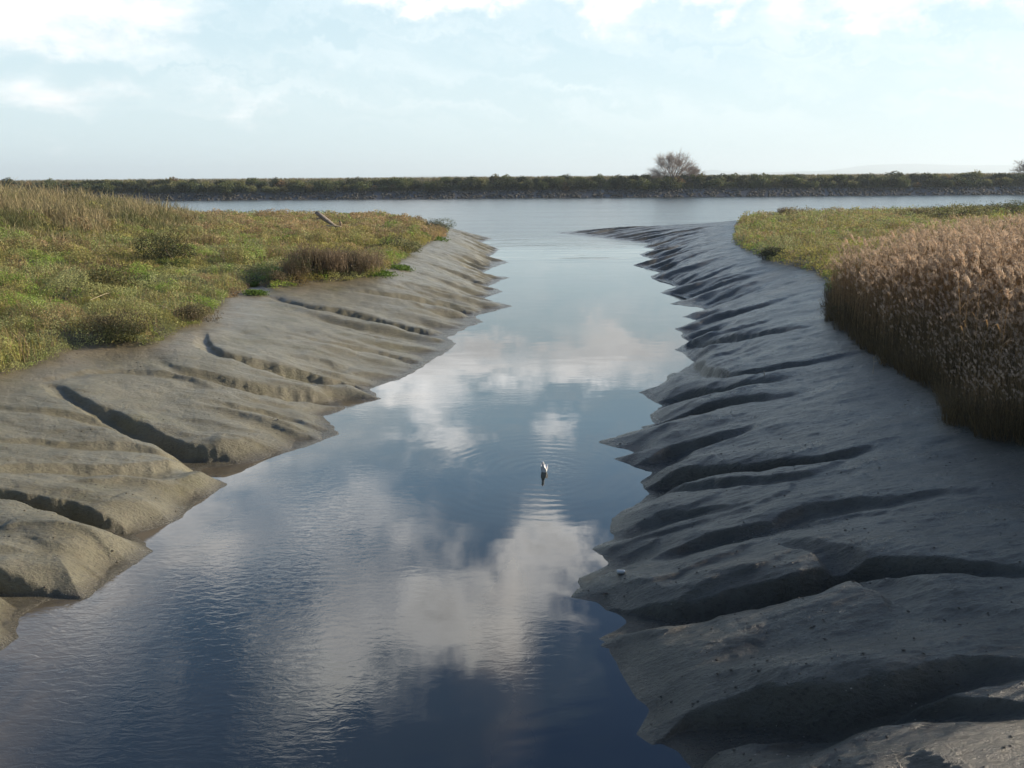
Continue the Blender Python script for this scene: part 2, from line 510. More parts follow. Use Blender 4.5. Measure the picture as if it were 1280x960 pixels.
# ------------------------------------------------------------------ mesh helpers
def mesh_np(name, V, F, mat=None, parent=None, smooth=True, colors=None, attrs=None, mats=None, midx=None):
    """mesh object from arrays; F is (n,3) or (n,4)"""
    me = bpy.data.meshes.new(name)
    V = np.ascontiguousarray(V, np.float32); F = np.ascontiguousarray(F, np.int32)
    me.vertices.add(len(V)); me.vertices.foreach_set('co', V.ravel())
    k = F.shape[1]
    me.loops.add(F.size); me.loops.foreach_set('vertex_index', F.ravel())
    me.polygons.add(len(F)); me.polygons.foreach_set('loop_start', np.arange(0, F.size, k, dtype=np.int32))
    try:
        me.polygons.foreach_set('loop_total', np.full(len(F), k, np.int32))
    except Exception:
        pass
    me.polygons.foreach_set('use_smooth', np.full(len(F), smooth, bool))
    if colors is not None:
        a = me.attributes.new('tone', 'FLOAT_COLOR', 'POINT')
        c = np.ones((len(V), 4), np.float32); c[:, :3] = colors
        a.data.foreach_set('color', c.ravel())
    for an, av in (attrs or {}).items():
        a = me.attributes.new(an, 'FLOAT', 'POINT')
        a.data.foreach_set('value', np.ascontiguousarray(av, np.float32))
    me.update(calc_edges=True)
    me.validate()
    o = bpy.data.objects.new(name, me)
    COL.objects.link(o)
    if mat:
        me.materials.append(mat)
    if parent:
        o.parent = parent
    return o


def tag(o, label=None, cat=None, group=None, kind=None):
    if label: o['label'] = label
    if cat: o['category'] = cat
    if group: o['group'] = group
    if kind: o['kind'] = kind
    return o


def empty(name, loc, rz=0.0):
    o = bpy.data.objects.new(name, None)
    o.location = loc; o.rotation_euler = (0, 0, rz)
    COL.objects.link(o)
    return o


def copy_tree(o, parent=None):
    c = o.copy(); COL.objects.link(c)
    if parent: c.parent = parent
    for ch in list(o.children):
        copy_tree(ch, c)
    return c


# ------------------------------------------------------------------ materials
def new_mat(name):
    m = bpy.data.materials.new(name); m.use_nodes = True
    m.node_tree.nodes.clear()
    N = NT(m.node_tree)
    out = N.add('ShaderNodeOutputMaterial')
    return m, N, out


def mat_mud():
    m, N, out = new_mat('wet_mud')
    geo = N.add('ShaderNodeNewGeometry')
    pos = geo.outputs['Position']
    p = N.sep(pos)
    marsh = N.add('ShaderNodeAttribute', attribute_name='marsh').outputs['Fac']
    bank = N.add('ShaderNodeAttribute', attribute_name='dike').outputs['Fac']
    side = N.add('ShaderNodeAttribute', attribute_name='silt').outputs['Fac']
    n1 = N.noise(pos, 0.8, 5, 0.6)
    n2 = N.noise(pos, 9.0, 5, 0.65)
    n3 = N.noise(N.vmul(pos, (0.8, 1.7, 1)), 17.0, 5, 0.75)
    n4 = N.noise(N.vmul(pos, (0.35, 2.4, 1)), 5.0, 5, 0.65)
    slick = N.step(N.noise(N.vmul(pos, (0.5, 1.3, 1)), 0.9, 4, 0.6), 0.48, 0.66)
    dry = N.step(p[0], 3.0, -2.0)                        # drier silt on the left; sunlit left, shaded right also painted in
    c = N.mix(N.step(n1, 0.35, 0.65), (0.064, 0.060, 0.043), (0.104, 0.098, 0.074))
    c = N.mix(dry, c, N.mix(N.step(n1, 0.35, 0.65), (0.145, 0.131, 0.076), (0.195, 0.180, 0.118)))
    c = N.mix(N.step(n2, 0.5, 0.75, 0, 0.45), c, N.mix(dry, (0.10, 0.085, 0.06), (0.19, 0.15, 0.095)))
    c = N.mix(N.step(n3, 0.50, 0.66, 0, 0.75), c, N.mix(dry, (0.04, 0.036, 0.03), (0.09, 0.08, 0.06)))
    c = N.mix(N.m('MULTIPLY', side, N.step(n1, .3, .7, .5, 1.0)), c, (0.17, 0.135, 0.08))      # brown silt high on the left bank
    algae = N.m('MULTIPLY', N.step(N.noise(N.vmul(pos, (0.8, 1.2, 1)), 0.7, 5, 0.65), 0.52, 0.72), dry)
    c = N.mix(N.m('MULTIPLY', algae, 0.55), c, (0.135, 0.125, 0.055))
    wet = N.step(N.m('ADD', p[2], N.m('MULTIPLY', n4, 0.12)), 0.03, 0.24, 1.0, 0.0)
    c = N.mix(N.m('MULTIPLY', wet, 0.75), c, (0.06, 0.05, 0.035))
    soil = N.mix(n2, (0.05, 0.045, 0.025), (0.11, 0.09, 0.05))
    c = N.mix(marsh, c, soil)
    earth = N.mix(N.step(N.noise(N.vmul(pos, (1, .4, 1)), 0.35, 5, 0.65), 0.4, 0.65), (0.06, 0.055, 0.035), (0.07, 0.08, 0.035))
    c = N.mix(bank, c, earth)
    c = N.mix(N.step(p[1], 240, 255), c, N.mix(bank, (0.05, 0.045, 0.038), earth))
    bs = N.add('ShaderNodeBsdfPrincipled')
    N.l.new(c, bs.inputs['Base Color'])
    ro = N.m('ADD', N.m('MULTIPLY', n3, 0.45), 0.20)
    ro = N.m('ADD', ro, N.m('MULTIPLY', N.m('MAXIMUM', marsh, bank), 0.4))
    ro = N.m('SUBTRACT', ro, N.m('MULTIPLY', wet, 0.15))
    ro = N.m('SUBTRACT', ro, N.m('ADD', N.m('MULTIPLY', N.m('SUBTRACT', 1.0, dry), 0.06), N.m('MULTIPLY', slick, 0.10)))
    N.set(bs.inputs['Roughness'], ro)
    bs.inputs['IOR'].default_value = 1.5
    hgt = N.m('ADD', N.m('MULTIPLY', n3, 0.042), N.m('ADD', N.m('MULTIPLY', n2, 0.020), N.m('MULTIPLY', n4, 0.028)))
    hgt = N.m('ADD', hgt, N.m('MULTIPLY', N.noise(pos, 110, 3, 0.7), 0.004))
    bp = N.add('ShaderNodeBump')
    bp.inputs['Strength'].default_value = 0.9
    bp.inputs['Distance'].default_value = 1.0
    N.l.new(hgt, bp.inputs['Height'])
    N.l.new(bp.outputs[0], bs.inputs['Normal'])
    N.l.new(bs.outputs[0], out.inputs['Surface'])
    return m


GULL = at(680, 590, 0.0)


def mat_water():
    m, N, out = new_mat('creek_water')
    geo = N.add('ShaderNodeNewGeometry')
    pos = geo.outputs['Position']
    p = N.sep(pos)
    turb = N.add('ShaderNodeAttribute', attribute_name='turbid').outputs['Fac']
    nt = N.noise(pos, 0.9, 4, 0.6, 0.6)
    c = N.mix(N.m('MULTIPLY', turb, N.step(nt, 0.25, 0.6, 0.4, 1.0)), (0.012, 0.016, 0.014), (0.13, 0.105, 0.07))
    bs = N.add('ShaderNodeBsdfPrincipled')
    N.l.new(c, bs.inputs['Base Color'])
    bs.inputs['IOR'].default_value = 1.58
    bs.inputs['Roughness'].default_value = 0.015
    # ripples of several sizes
    rivers = N.step(N.m('ADD', p[1], N.m('MULTIPLY', N.noise(N.vmul(pos, (0.3, 1, 1)), 0.12, 3, 0.6), 50)), 85, 125)
    choppy = N.noise(N.vmul(pos, (0.16, 0.5, 1)), 1.0, 3, 0.55)
    fine = N.noise(N.vmul(pos, (0.8, 1.7, 1)), 5.5, 3, 0.55, 0.8)
    swell = N.noise(N.vmul(pos, (0.6, 1.0, 1)), 1.1, 2, 0.4)
    patch = N.step(N.noise(N.vmul(pos, (1, 0.5, 1)), 0.33, 3, 0.5), 0.46, 0.66)
    leftz = N.m('MULTIPLY', N.step(p[0], -0.6, -3.2), N.step(p[1], 16, 11))
    amp_f = N.m('ADD', N.m('MULTIPLY', patch, 0.0022), N.m('MULTIPLY', leftz, 0.0032))
    h = N.m('MULTIPLY', fine, amp_f)
    h = N.m('ADD', h, N.m('MULTIPLY', swell, 0.003))
    h = N.m('ADD', h, N.m('MULTIPLY', N.m('MULTIPLY', choppy, rivers), 0.20))
    N.set(bs.inputs['Roughness'], N.m('ADD', 0.015, N.m('MULTIPLY', rivers, N.m('ADD', 0.13, N.m('MULTIPLY', N.noise(N.vmul(pos, (0.03, 0.25, 1)), 1.0, 3, 0.6), 0.16)))))
    # rings round the swimming gull
    dx = N.m('SUBTRACT', p[0], float(GULL[0])); dy = N.m('SUBTRACT', p[1], float(GULL[1]))
    rr = N.m('SQRT', N.m('ADD', N.m('MULTIPLY', dx, dx), N.m('MULTIPLY', dy, dy)))
    warp = N.m('MULTIPLY', N.noise(pos, 1.3, 3, 0.5), 0.30)
    rings = N.m('SINE', N.m('MULTIPLY', N.m('ADD', rr, warp), 23.0))
    ring_a = N.m('MULTIPLY', N.step(rr, 4.2, 0.6), N.step(rr, 0.1, 0.5))
    h = N.m('ADD', h, N.m('MULTIPLY', N.m('MULTIPLY', rings, N.m('MULTIPLY', ring_a, N.step(N.noise(pos, 0.9, 3, 0.6), 0.34, 0.62))), 0.00038))
    bp = N.add('ShaderNodeBump')
    bp.inputs['Strength'].default_value = 1.0
    bp.inputs['Distance'].default_value = 1.0
    N.l.new(h, bp.inputs['Height'])
    N.l.new(bp.outputs[0], bs.inputs['Normal'])
    N.l.new(bs.outputs[0], out.inputs['Surface'])
    return m


def mat_leaf(name, trans=0.3, rough=0.6):
    """leaves and blades: the plant's own colour comes with the mesh"""
    m, N, out = new_mat(name)
    col = N.add('ShaderNodeAttribute', attribute_name='tone').outputs['Color']
    d = N.add('ShaderNodeBsdfPrincipled')
    N.l.new(col, d.inputs['Base Color']); d.inputs['Roughness'].default_value = rough
    d.inputs['Specular IOR Level'].default_value = 0.25
    t = N.add('ShaderNodeBsdfTranslucent')
    N.l.new(col, t.inputs['Color'])
    mx = N.add('ShaderNodeMixShader'); mx.inputs[0].default_value = trans
    N.l.new(d.outputs[0], mx.inputs[1]); N.l.new(t.outputs[0], mx.inputs[2])
    N.l.new(mx.outputs[0], out.inputs['Surface'])
    return m


def mat_plain(name, c1, c2, scale=6.0, rough=0.7, bump=0.0, metal=0.0, stretch=(1, 1, 1)):
    m, N, out = new_mat(name)
    tc = N.add('ShaderNodeTexCoord')
    v = N.vmul(tc.outputs['Object'], stretch)
    n = N.noise(v, scale, 5, 0.6)
    bs = N.add('ShaderNodeBsdfPrincipled')
    N.l.new(N.mix(N.step(n, 0.35, 0.65), c1, c2), bs.inputs['Base Color'])
    bs.inputs['Roughness'].default_value = rough
    bs.inputs['Metallic'].default_value = metal
    if bump:
        b = N.add('ShaderNodeBump'); b.inputs['Distance'].default_value = bump
        N.l.new(n, b.inputs['Height']); N.l.new(b.outputs[0], bs.inputs['Normal'])
    N.l.new(bs.outputs[0], out.inputs['Surface'])
    return m


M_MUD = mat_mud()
M_WATER = mat_water()
M_LEAF = mat_leaf('marsh_leaf', 0.38)
M_REED = mat_leaf('dry_reed', 0.35)
M_BARK = mat_plain('bark', (0.10, 0.075, 0.055), (0.17, 0.13, 0.10), 3, 0.9)
M_WOOD = mat_plain('weathered_wood', (0.16, 0.13, 0.10), (0.34, 0.29, 0.24), 7, 0.85, 0.02, 0, (1, 1, 6))
M_PALE = mat_plain('bleached_wood', (0.36, 0.28, 0.18), (0.5, 0.42, 0.28), 7, 0.8, 0.01)
M_ROCK = mat_plain('revetment_rock', (0.12, 0.11, 0.10), (0.30, 0.28, 0.25), 0.9, 0.9, 0.05)
M_HILL = mat_plain('far_hills', (0.06, 0.08, 0.05), (0.12, 0.12, 0.08), 0.002, 0.95)


# ------------------------------------------------------------------ ground sheet
G = {}


def look_up(x, y):
    """ground height and distance inside the marsh at points of the sheet"""
    r = np.hypot(x, y); t = np.arctan2(x, y)
    rad, th = G['rad'], G['th']
    i = np.clip(np.searchsorted(rad, r) - 1, 0, len(rad) - 2)
    fj = np.clip((t - th[0]) / (th[1] - th[0]), 0, len(th) - 1.001)
    j = fj.astype(int); b = fj - j
    a = np.clip((r - rad[i]) / (rad[i + 1] - rad[i]), 0, 1)
    def g(A):
        return (A[i, j] * (1 - b) + A[i, j + 1] * b) * (1 - a) + (A[i + 1, j] * (1 - b) + A[i + 1, j + 1] * b) * a
    return g(G['H']), g(G['DM'])


def build_ground():
    rad = [3.0]
    while rad[-1] < 118:
        r = rad[-1]
        rad.append(r + min(max(r * r / 6800.0, 0.012), 0.13))
    while rad[-1] < 250: rad.append(rad[-1] + 2.0)
    while rad[-1] < 330: rad.append(rad[-1] + 0.7)
    while rad[-1] < 13500: rad.append(rad[-1] * 1.06)
    rad = np.array(rad)
    na = 1250
    th = np.linspace(R(-43), R(43), na)
    RR, TH = np.meshgrid(rad, th, indexing='ij')
    P = np.stack([(RR * np.sin(TH)).ravel(), (RR * np.cos(TH)).ravel()], 1)
    H = np.zeros(len(P)); DM = np.zeros(len(P)); DW = np.zeros(len(P)); TT = np.zeros(len(P))
    for i in range(0, len(P), 400000):
        sl = slice(i, i + 400000)
        H[sl], DM[sl], DW[sl], TT[sl] = terrain(P[sl])
    G.update(rad=rad, th=th, H=H.reshape(len(rad), na), DM=DM.reshape(len(rad), na))
    marsh = sstep(DM, -0.15, 0.4)
    dike = sstep(P[:, 1], DIKE_Y + 4, DIKE_Y + 8)
    silt = (P[:, 0] < 2) * (sstep(TT, 0.72, 1.0) * (P[:, 1] < 45) * 0.9)
    V = np.column_stack([P, H])
    nr = len(rad)
    I = np.arange(nr * na).reshape(nr, na)
    F = np.stack([I[:-1, :-1].ravel(), I[:-1, 1:].ravel(), I[1:, 1:].ravel(), I[1:, :-1].ravel()], 1)[:, ::-1]
    fc = F[:, 0]
    is_mud = (DM[fc] < 0.2) & (P[fc, 1] < 140)
    left = P[fc, 0] < -0.02 * P[fc, 1] + 1.0

    def part(name, mask):
        f = F[mask]
        u, inv = np.unique(f, return_inverse=True)
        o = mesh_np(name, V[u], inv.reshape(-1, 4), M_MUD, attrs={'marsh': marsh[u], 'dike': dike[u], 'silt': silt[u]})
        tag(o, kind='structure')
        return o
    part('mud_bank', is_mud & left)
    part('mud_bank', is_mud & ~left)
    part('ground', ~is_mud)


def build_water():
    ys = np.concatenate([np.arange(-12, 60, 0.4), np.arange(60, 275, 5.0)])
    xs = np.concatenate([np.arange(-420, -24, 12.0), np.arange(-24, 24, 0.4), np.arange(24, 421, 12.0)])
    X, Y = np.meshgrid(xs, ys)
    P = np.stack([X.ravel(), Y.ravel()], 1)
    dw = np.maximum(sdist(P, LWP), sdist(P, RWP))
    turb = (1 - sstep(-dw + 0.5 * fbm(P[:, 0] * .7, P[:, 1] * .7, 3, 80), 0.1, 1.9)) * (P[:, 0] < 0) * (P[:, 1] < 24)
    nx, ny = len(xs), len(ys)
    I = np.arange(nx * ny).reshape(ny, nx)
    F = np.stack([I[:-1, :-1].ravel(), I[:-1, 1:].ravel(), I[1:, 1:].ravel(), I[1:, :-1].ravel()], 1)
    o = mesh_np('water', np.column_stack([P, np.zeros(len(P))]), F, M_WATER, attrs={'turbid': turb})
    tag(o, kind='structure')


build_ground()
build_water()


# ------------------------------------------------------------------ leaves and blades
def unit(v):
    return v / (np.linalg.norm(v, axis=-1, keepdims=True) + 1e-9)


def cards(P, length, width, up=0.5, rg=rng, face=None):
    """rhombic leaves at points P, pointing any way but rather upwards"""
    n = len(P)
    a = unit(rg.normal(size=(n, 3)) * (1, 1, 0.8) + (0, 0, up))
    if face is None:
        b = unit(np.cross(a, rg.normal(size=(n, 3))))
    else:                       # leaves lie roughly along the surface of the clump
        f = unit(face + rg.normal(size=(n, 3)) * 0.6)
        a = unit(np.cross(f, rg.normal(size=(n, 3))))
        b = np.cross(f, a)
    l = np.broadcast_to(length, n)[:, None]; w = np.broadcast_to(width, n)[:, None]
    V = np.stack([P, P + a * l * 0.45 + b * w * 0.5, P + a * l, P + a * l * 0.45 - b * w * 0.5], 1)
    F = np.arange(4 * n).reshape(n, 4)
    return V.reshape(-1, 3), F


def blades(P, height, width, lean=0.3, wind=(0, 0), rg=rng):
    """grass blades in two pieces that bend over: four-point lower piece and tapering tip"""
    n = len(P)
    h = np.broadcast_to(height, n)[:, None]; w = np.broadcast_to(width, n)[:, None]
    yaw = rg.uniform(0, 2 * np.pi, n)
    side = np.stack([np.cos(yaw), np.sin(yaw), np.zeros(n)], 1) * w * 0.5
    ln = rg.normal(size=(n, 2)) * lean + np.array(wind)
    mid = P + np.column_stack([ln * 0.35, np.ones(n) * 0.6]) * h
    tip = P + np.column_stack([ln * 1.0, np.ones(n) * (1.0 - 0.25 * np.minimum(1, np.hypot(ln[:, 0], ln[:, 1])))]) * h
    V = np.stack([P - side, P + side, mid + side * 0.7, mid - side * 0.7, tip + side * 0.15, tip - side * 0.15], 1)
    k = np.arange(n)[:, None] * 6
    F = np.concatenate([k + np.array([0, 1, 2, 3]), k + np.array([3, 2, 4, 5])])
    return V.reshape(-1, 3), F


class Bag:
    """collects pieces of one mesh"""
    def __init__(self):
        self.V, self.F, self.C, self.n = [], [], [], 0

    def add(self, V, F, c):
        c = np.asarray(c, float)
        if c.ndim == 1:
            c = np.broadcast_to(c, (len(V), 3))
        elif len(c) != len(V):
            c = np.repeat(c, len(V) // len(c), 0)
        self.V.append(V); self.F.append(F + self.n); self.C.append(c); self.n += len(V)

    def get(self):
        return np.concatenate(self.V), np.concatenate(self.F), np.concatenate(self.C)

    def build(self, name, mat, parent=None, smooth=False):
        V, F, C = self.get()
        return mesh_np(name, V, F, mat, parent, smooth, C)


def tube(pts, radii, k=5):
    """tapered tube along points (quads)"""
    pts = np.asarray(pts, float); n = len(pts)
    tan = unit(np.gradient(pts, axis=0))
    ref = np.array([0.31, 0.87, 0.38]) if abs(tan[0] @ np.array([0.31, 0.87, 0.38])) < 0.9 else np.array([0.9, 0.1, 0.4])
    u = unit(np.cross(tan, ref)); v = np.cross(tan, u)
    an = np.linspace(0, 2 * np.pi, k, endpoint=False)
    V = (pts[:, None] + (np.cos(an)[None, :, None] * u[:, None] + np.sin(an)[None, :, None] * v[:, None]) * np.asarray(radii)[:, None, None]).reshape(-1, 3)
    I = np.arange(n * k).reshape(n, k)
    F = np.stack([I[:-1], np.roll(I, -1, 1)[:-1], np.roll(I, -1, 1)[1:], I[1:]], -1).reshape(-1, 4)
    caps = []
    if k == 4:
        caps = [I[0][::-1], I[-1]]
    elif k > 4:
        V = np.vstack([V, pts[0], pts[-1]])
        c0, c1 = n * k, n * k + 1
        for i in range(0, k, 2):
            caps.append([c0, I[0][(i + 2) % k] if i + 2 <= k else I[0][0], I[0][(i + 1) % k], I[0][i]])
            caps.append([c1, I[-1][i], I[-1][(i + 1) % k], I[-1][(i + 2) % k] if i + 2 <= k else I[-1][0]])
    if len(caps):
        F = np.vstack([F, np.array(caps)])
    return V, F


def polar_points(n, th0, th1, r0, r1, rg=rng):
    t = rg.uniform(R(th0), R(th1), n)
    r = np.exp(rg.uniform(math.log(r0), math.log(r1), n))
    return r * np.sin(t), r * np.cos(t), r


# colours of the marsh plants (their own, unlit)
GREY_GREEN = np.array((0.310, 0.330, 0.140)); OLIVE = np.array((0.340, 0.310, 0.090)); BRIGHT = np.array((0.220, 0.330, 0.050))
PINK_TAN = np.array((0.40, 0.265, 0.155)); BROWN = np.array((0.23, 0.14, 0.07)); STRAW = np.array((0.36, 0.29, 0.16))


def lerp(a, b, t):
    return a + (b - a) * np.asarray(t)[:, None]


def worley(x, y, seed):
    """distance to the nearest of scattered plant centres, and a number of that plant"""
    ix = np.floor(x).astype(int); iy = np.floor(y).astype(int)
    best = np.full(len(x), 9.0); pid = np.zeros(len(x), int)
    for i in (-1, 0, 1):
        for j in (-1, 0, 1):
            h1 = _hash(ix + i, iy + j, seed); h2 = _hash(ix + i, iy + j, seed + 5)
            d = np.hypot(ix + i + h1 / 512 - x, iy + j + h2 / 512 - y)
            m = d < best
            best[m] = d[m]; pid[m] = h1[m]
    return best, pid


def mound(x, y):
    """height of the low shrubs of the marsh, and which shrub it is"""
    wx = x + 0.35 * perlin(x * .9, y * .9, 106); wy = y + 0.35 * perlin(x * .9, y * .9, 107)
    d1, i1 = worley(wx / 1.7, wy / 1.7, 3)
    d2, i2 = worley(wx / 0.6, wy / 0.6, 9)
    a = np.clip(1 - (d1 / 0.72) ** 2, 0, 1) ** 0.7 * (0.25 + 0.75 * (i1 % 97) / 97.0)
    b = np.clip(1 - (d2 / 0.75) ** 2, 0, 1) ** 0.7 * (0.06 + 0.2 * (i2 % 89) / 89.0)
    return 0.08 + a * (0.75 + 0.5 * perlin(x * .15, y * .15, 104)) + b, i1, i2


def marsh_color(x, y, u, left=True):
    n1 = fbm(x * 0.16, y * 0.16, 3, 110) * 1.6
    n2 = fbm(x * 0.45 + 9, y * 0.45, 3, 114) * 1.6
    n3 = fbm(x * 0.35 - 5, y * 0.35, 3, 118) * 1.6
    r = np.hypot(x, y)
    c = lerp(np.broadcast_to(GREY_GREEN, (len(x), 3)), OLIVE, sstep(n1, -0.3, 0.5))
    c = lerp(c, BRIGHT, sstep(n2, 0.14, 0.5) * 0.85)
    tan = sstep(n3 + (sstep(r, 38, 75) * 0.75 if left else sstep(r, 40, 70) * 0.35), 0.35, 0.9)
    c = lerp(c, PINK_TAN, tan * 0.8)
    c = lerp(c, BROWN, sstep(-n2, 0.35, 0.7) * 0.7)
    return c * (0.9 + 0.2 * u[:, None])


def marsh_cover():
    left = Bag(); right = Bag()
    for bag, th0, th1, r0, r1, n in ((left, -42, -3, 15, 122, 1500000), (right, 9, 42, 15, 130, 650000)):
        x, y, r = polar_points(n, th0, th1, r0, r1)
        h, dm = look_up(x, y)
        dmn = dm + 0.25 * fbm(x * 1.3, y * 1.3, 3, 130)
        ok = dmn > -0.05
        if bag is right:
            ok &= ~((y < 46) & reed_zone(x, y))
        x, y, r, h, dm = x[ok], y[ok], r[ok], h[ok], dm[ok]
        edge = sstep(dm, -0.2, 0.9)
        m, i1, i2 = mound(x, y)
        m = m * (0.6 + 0.4 * edge)
        u = rng.uniform(0, 1, len(x)) ** 0.45
        z = h + m * u - 0.02
        ln = np.maximum(0.022, 0.00165 * r) * rng.uniform(0.7, 1.4, len(x))
        c = marsh_color(x + 3.0 * (i1 % 31) / 31 + 0.8 * (i2 % 17) / 17, y + 3.0 * (i1 % 23) / 23, rng.uniform(0, 1, len(x)), bag is left)
        c = c * (0.72 + 0.56 * ((i1 * 7 + i2 * 3) % 61) / 61.0)[:, None]
        e = 0.12
        gx = (mound(x + e, y)[0] - m) / e; gy = (mound(x, y + e)[0] - m) / e
        gx, gy = np.clip(gx, -1.6, 1.6), np.clip(gy, -1.6, 1.6)
        V, F = cards(np.column_stack([x, y, z]), ln, ln * 0.55, 0.55, face=unit(np.column_stack([-gx, -gy, np.full(len(x), 0.8)])))
        bag.add(V, F, c)
    # grass blades between the low shrubs
    for bag, th0, th1, r0, r1, n in ((left, -42, -3, 16, 120, 150000), (right, 9, 42, 18, 130, 90000)):
        x, y, r = polar_points(n, th0, th1, r0, r1)
        h, dm = look_up(x, y)
        pick = fbm(x * 0.3, y * 0.3, 3, 140) * 1.3 + 0.32 * sstep(r, 30, 70) - 0.12
        ok = (dm > 0.3) & (pick > rng.uniform(-0.25, 0.4, len(x)))
        if bag is right:
            ok &= ~reed_zone(x, y)
        x, y, r, h = x[ok], y[ok], r[ok], h[ok]
        hh = mound(x, y)[0] * 0.7 + rng.uniform(0.12, 0.38, len(x))
        c = lerp(np.broadcast_to(STRAW, (len(x), 3)), PINK_TAN, rng.uniform(0, 1, len(x)))
        c = lerp(c, OLIVE, (rng.uniform(0, 1, len(x)) < 0.55) * 1.0) * rng.uniform(0.6, 1.1, (len(x), 1))
        V, F = blades(np.column_stack([x, y, h]), hh, np.maximum(0.006, 0.0007 * r), 0.28, (-0.08, 0))
        bag.add(V, F, c)
    tag(left.build('marsh_vegetation', M_LEAF), 'low green, tan and pinkish marsh plants covering the left bank', 'marsh plants', kind='stuff')
    tag(right.build('marsh_vegetation', M_LEAF), 'low olive green marsh plants covering the point behind the reeds', 'marsh plants', kind='stuff')


RZ = np.array([(7.0, 27.4), (9.6, 30.5), (14, 34), (20, 39), (31, 47), (60, 60), (60, 4), (4, 4)])


def reed_zone(x, y):
    P = np.column_stack([x + 0.6 * perlin(x * .3, y * .3, 150), y + 0.8 * perlin(x * .3, y * .3, 151)])
    return inside(P, RZ)


def grass_tangle():
    """tall rank grass on the rise at the far left"""
    b = Bag()
    x, y, r = polar_points(150000, -42, -14, 26, 92)
    h, dm = look_up(x, y)
    d = ((x + 33) / 14.0) ** 2 + ((y - 58) / 22.0) ** 2
    ok = (dm > 1.0) & (d + 0.35 * fbm(x * .2, y * .2, 3, 160) < 0.9 + rng.uniform(-0.25, 0.25, len(x)))
    x, y, r, h, d = x[ok], y[ok], r[ok], h[ok], d[ok]
    tall = (2.05 - 1.2 * sstep(d, 0.3, 1.1)) * (0.75 + 0.5 * fbm(x * .35, y * .35, 3, 164))
    hh = tall * rng.uniform(0.3, 1.05, len(x)) * (0.8 + 0.5 * perlin(x * .9, y * .9, 168))
    hh[rng.uniform(0, 1, len(x)) < 0.004] *= 1.35
    c = lerp(np.broadcast_to(np.array((0.30, 0.27, 0.13)), (len(x), 3)), np.array((0.40, 0.32, 0.19)), rng.uniform(0, 1, len(x)))
    green = sstep(fbm(x * 0.25, y * 0.25, 3, 166), -0.1, 0.35)
    c = lerp(c, np.array((0.13, 0.15, 0.05)), green * 0.8) * rng.uniform(0.6, 1.15, (len(x), 1))
    V, F = blades(np.column_stack([x, y, h]), hh, np.maximum(0.010, 0.0009 * r), 0.34, (-0.05, 0))
    b.add(V, F, c)
    tag(b.build('tall_grass', M_LEAF), 'tall dry grass thicket on the rise at the left edge of the marsh', 'tall grass', kind='stuff')


# ------------------------------------------------------------------ reeds
PLUME = np.array((0.55, 0.415, 0.285)); STEM = np.array((0.40, 0.27, 0.13)); RLEAF = np.array((0.37, 0.23, 0.10))


def reed_parts(seed, height=2.2, full=1.0):
    rg = np.random.default_rng(seed)
    ln = rg.normal(0, 0.07, 2) + np.array((-0.05, -0.02))
    ts = np.linspace(0, 1, 6)
    pts = np.column_stack([ln[0] * height * ts ** 1.6, ln[1] * height * ts ** 1.6, height * ts])
    wd = np.linspace(0.0065, 0.004, 6)
    st = tube(pts, wd, 3)
    # leaves: long blades that bend away from the stem
    LV, LF, k = [], [], 0
    for i in range(rg.integers(5, 8)):
        t = rg.uniform(0.2, 0.9)
        p = np.array([np.interp(t, ts, pts[:, a]) for a in range(3)])
        an = rg.uniform(0, 2 * np.pi); L = rg.uniform(0.25, 0.5)
        o = np.array([math.cos(an), math.sin(an), 0]); s = np.array([-o[1], o[0], 0]) * rg.uniform(0.007, 0.011)
        a1 = p + o * L * 0.45 + np.array([0, 0, L * 0.42]); a2 = p + o * L * 0.95 + np.array([0, 0, L * rg.uniform(0.1, 0.5)])
        LV += [p - s * .5, p + s * .5, a1 + s, a1 - s, a2 + s * .1, a2 - s * .1]
        LF += [[k, k + 1, k + 2, k + 3], [k + 3, k + 2, k + 4, k + 5]]; k += 6
    # plume: a drooping one-sided tassel
    PV, PF, k = [], [], 0
    L = rg.uniform(0.22, 0.34)
    an = rg.normal(math.pi, 0.9)
    o = np.array([math.cos(an), math.sin(an), 0])
    top = pts[-1]
    nb = int(22 * full)
    for i in range(nb):
        f = (i + .5) / nb
        c = top + np.array([0, 0, 1]) * (L * (f * 0.95 - 0.25 * f * f) - 0.03) + o * L * 0.45 * f ** 1.7
        a = rg.uniform(0, 2 * np.pi)
        side = np.array([math.cos(a), math.sin(a), 0]) * 0.55 + o * 0.5 + np.array([0, 0, rg.uniform(0.5, 1.3) - 0.7 * f])
        side /= np.linalg.norm(side)
        ll = L * (0.46 - 0.24 * f) * rg.uniform(.8, 1.3)
        w = np.cross(side, rg.normal(size=3)); w = w / np.linalg.norm(w) * 0.0085
        PV += [c, c + side * ll * .5 + w, c + side * ll, c + side * ll * .5 - w]
        PF.append([k, k + 1, k + 2, k + 3]); k += 4
    return st, (np.array(LV), np.array(LF)), (np.array(PV), np.array(PF))


def stamp(bag, V, F, C, x, y, z, rz, sc, tint):
    """many copies of one plant into one mesh"""
    n = len(x); c, s = np.cos(rz)[:, None], np.sin(rz)[:, None]
    vx, vy, vz = V[None, :, 0] * sc[:, None], V[None, :, 1] * sc[:, None], V[None, :, 2] * sc[:, None]
    W = np.stack([vx * c - vy * s + x[:, None], vx * s + vy * c + y[:, None], vz + z[:, None]], -1).reshape(-1, 3)
    FF = (F[None] + (np.arange(n) * len(V))[:, None, None]).reshape(-1, F.shape[1])
    CC = (C[None] * tint[:, None, :]).reshape(-1, 3)
    bag.add(W, FF, CC)


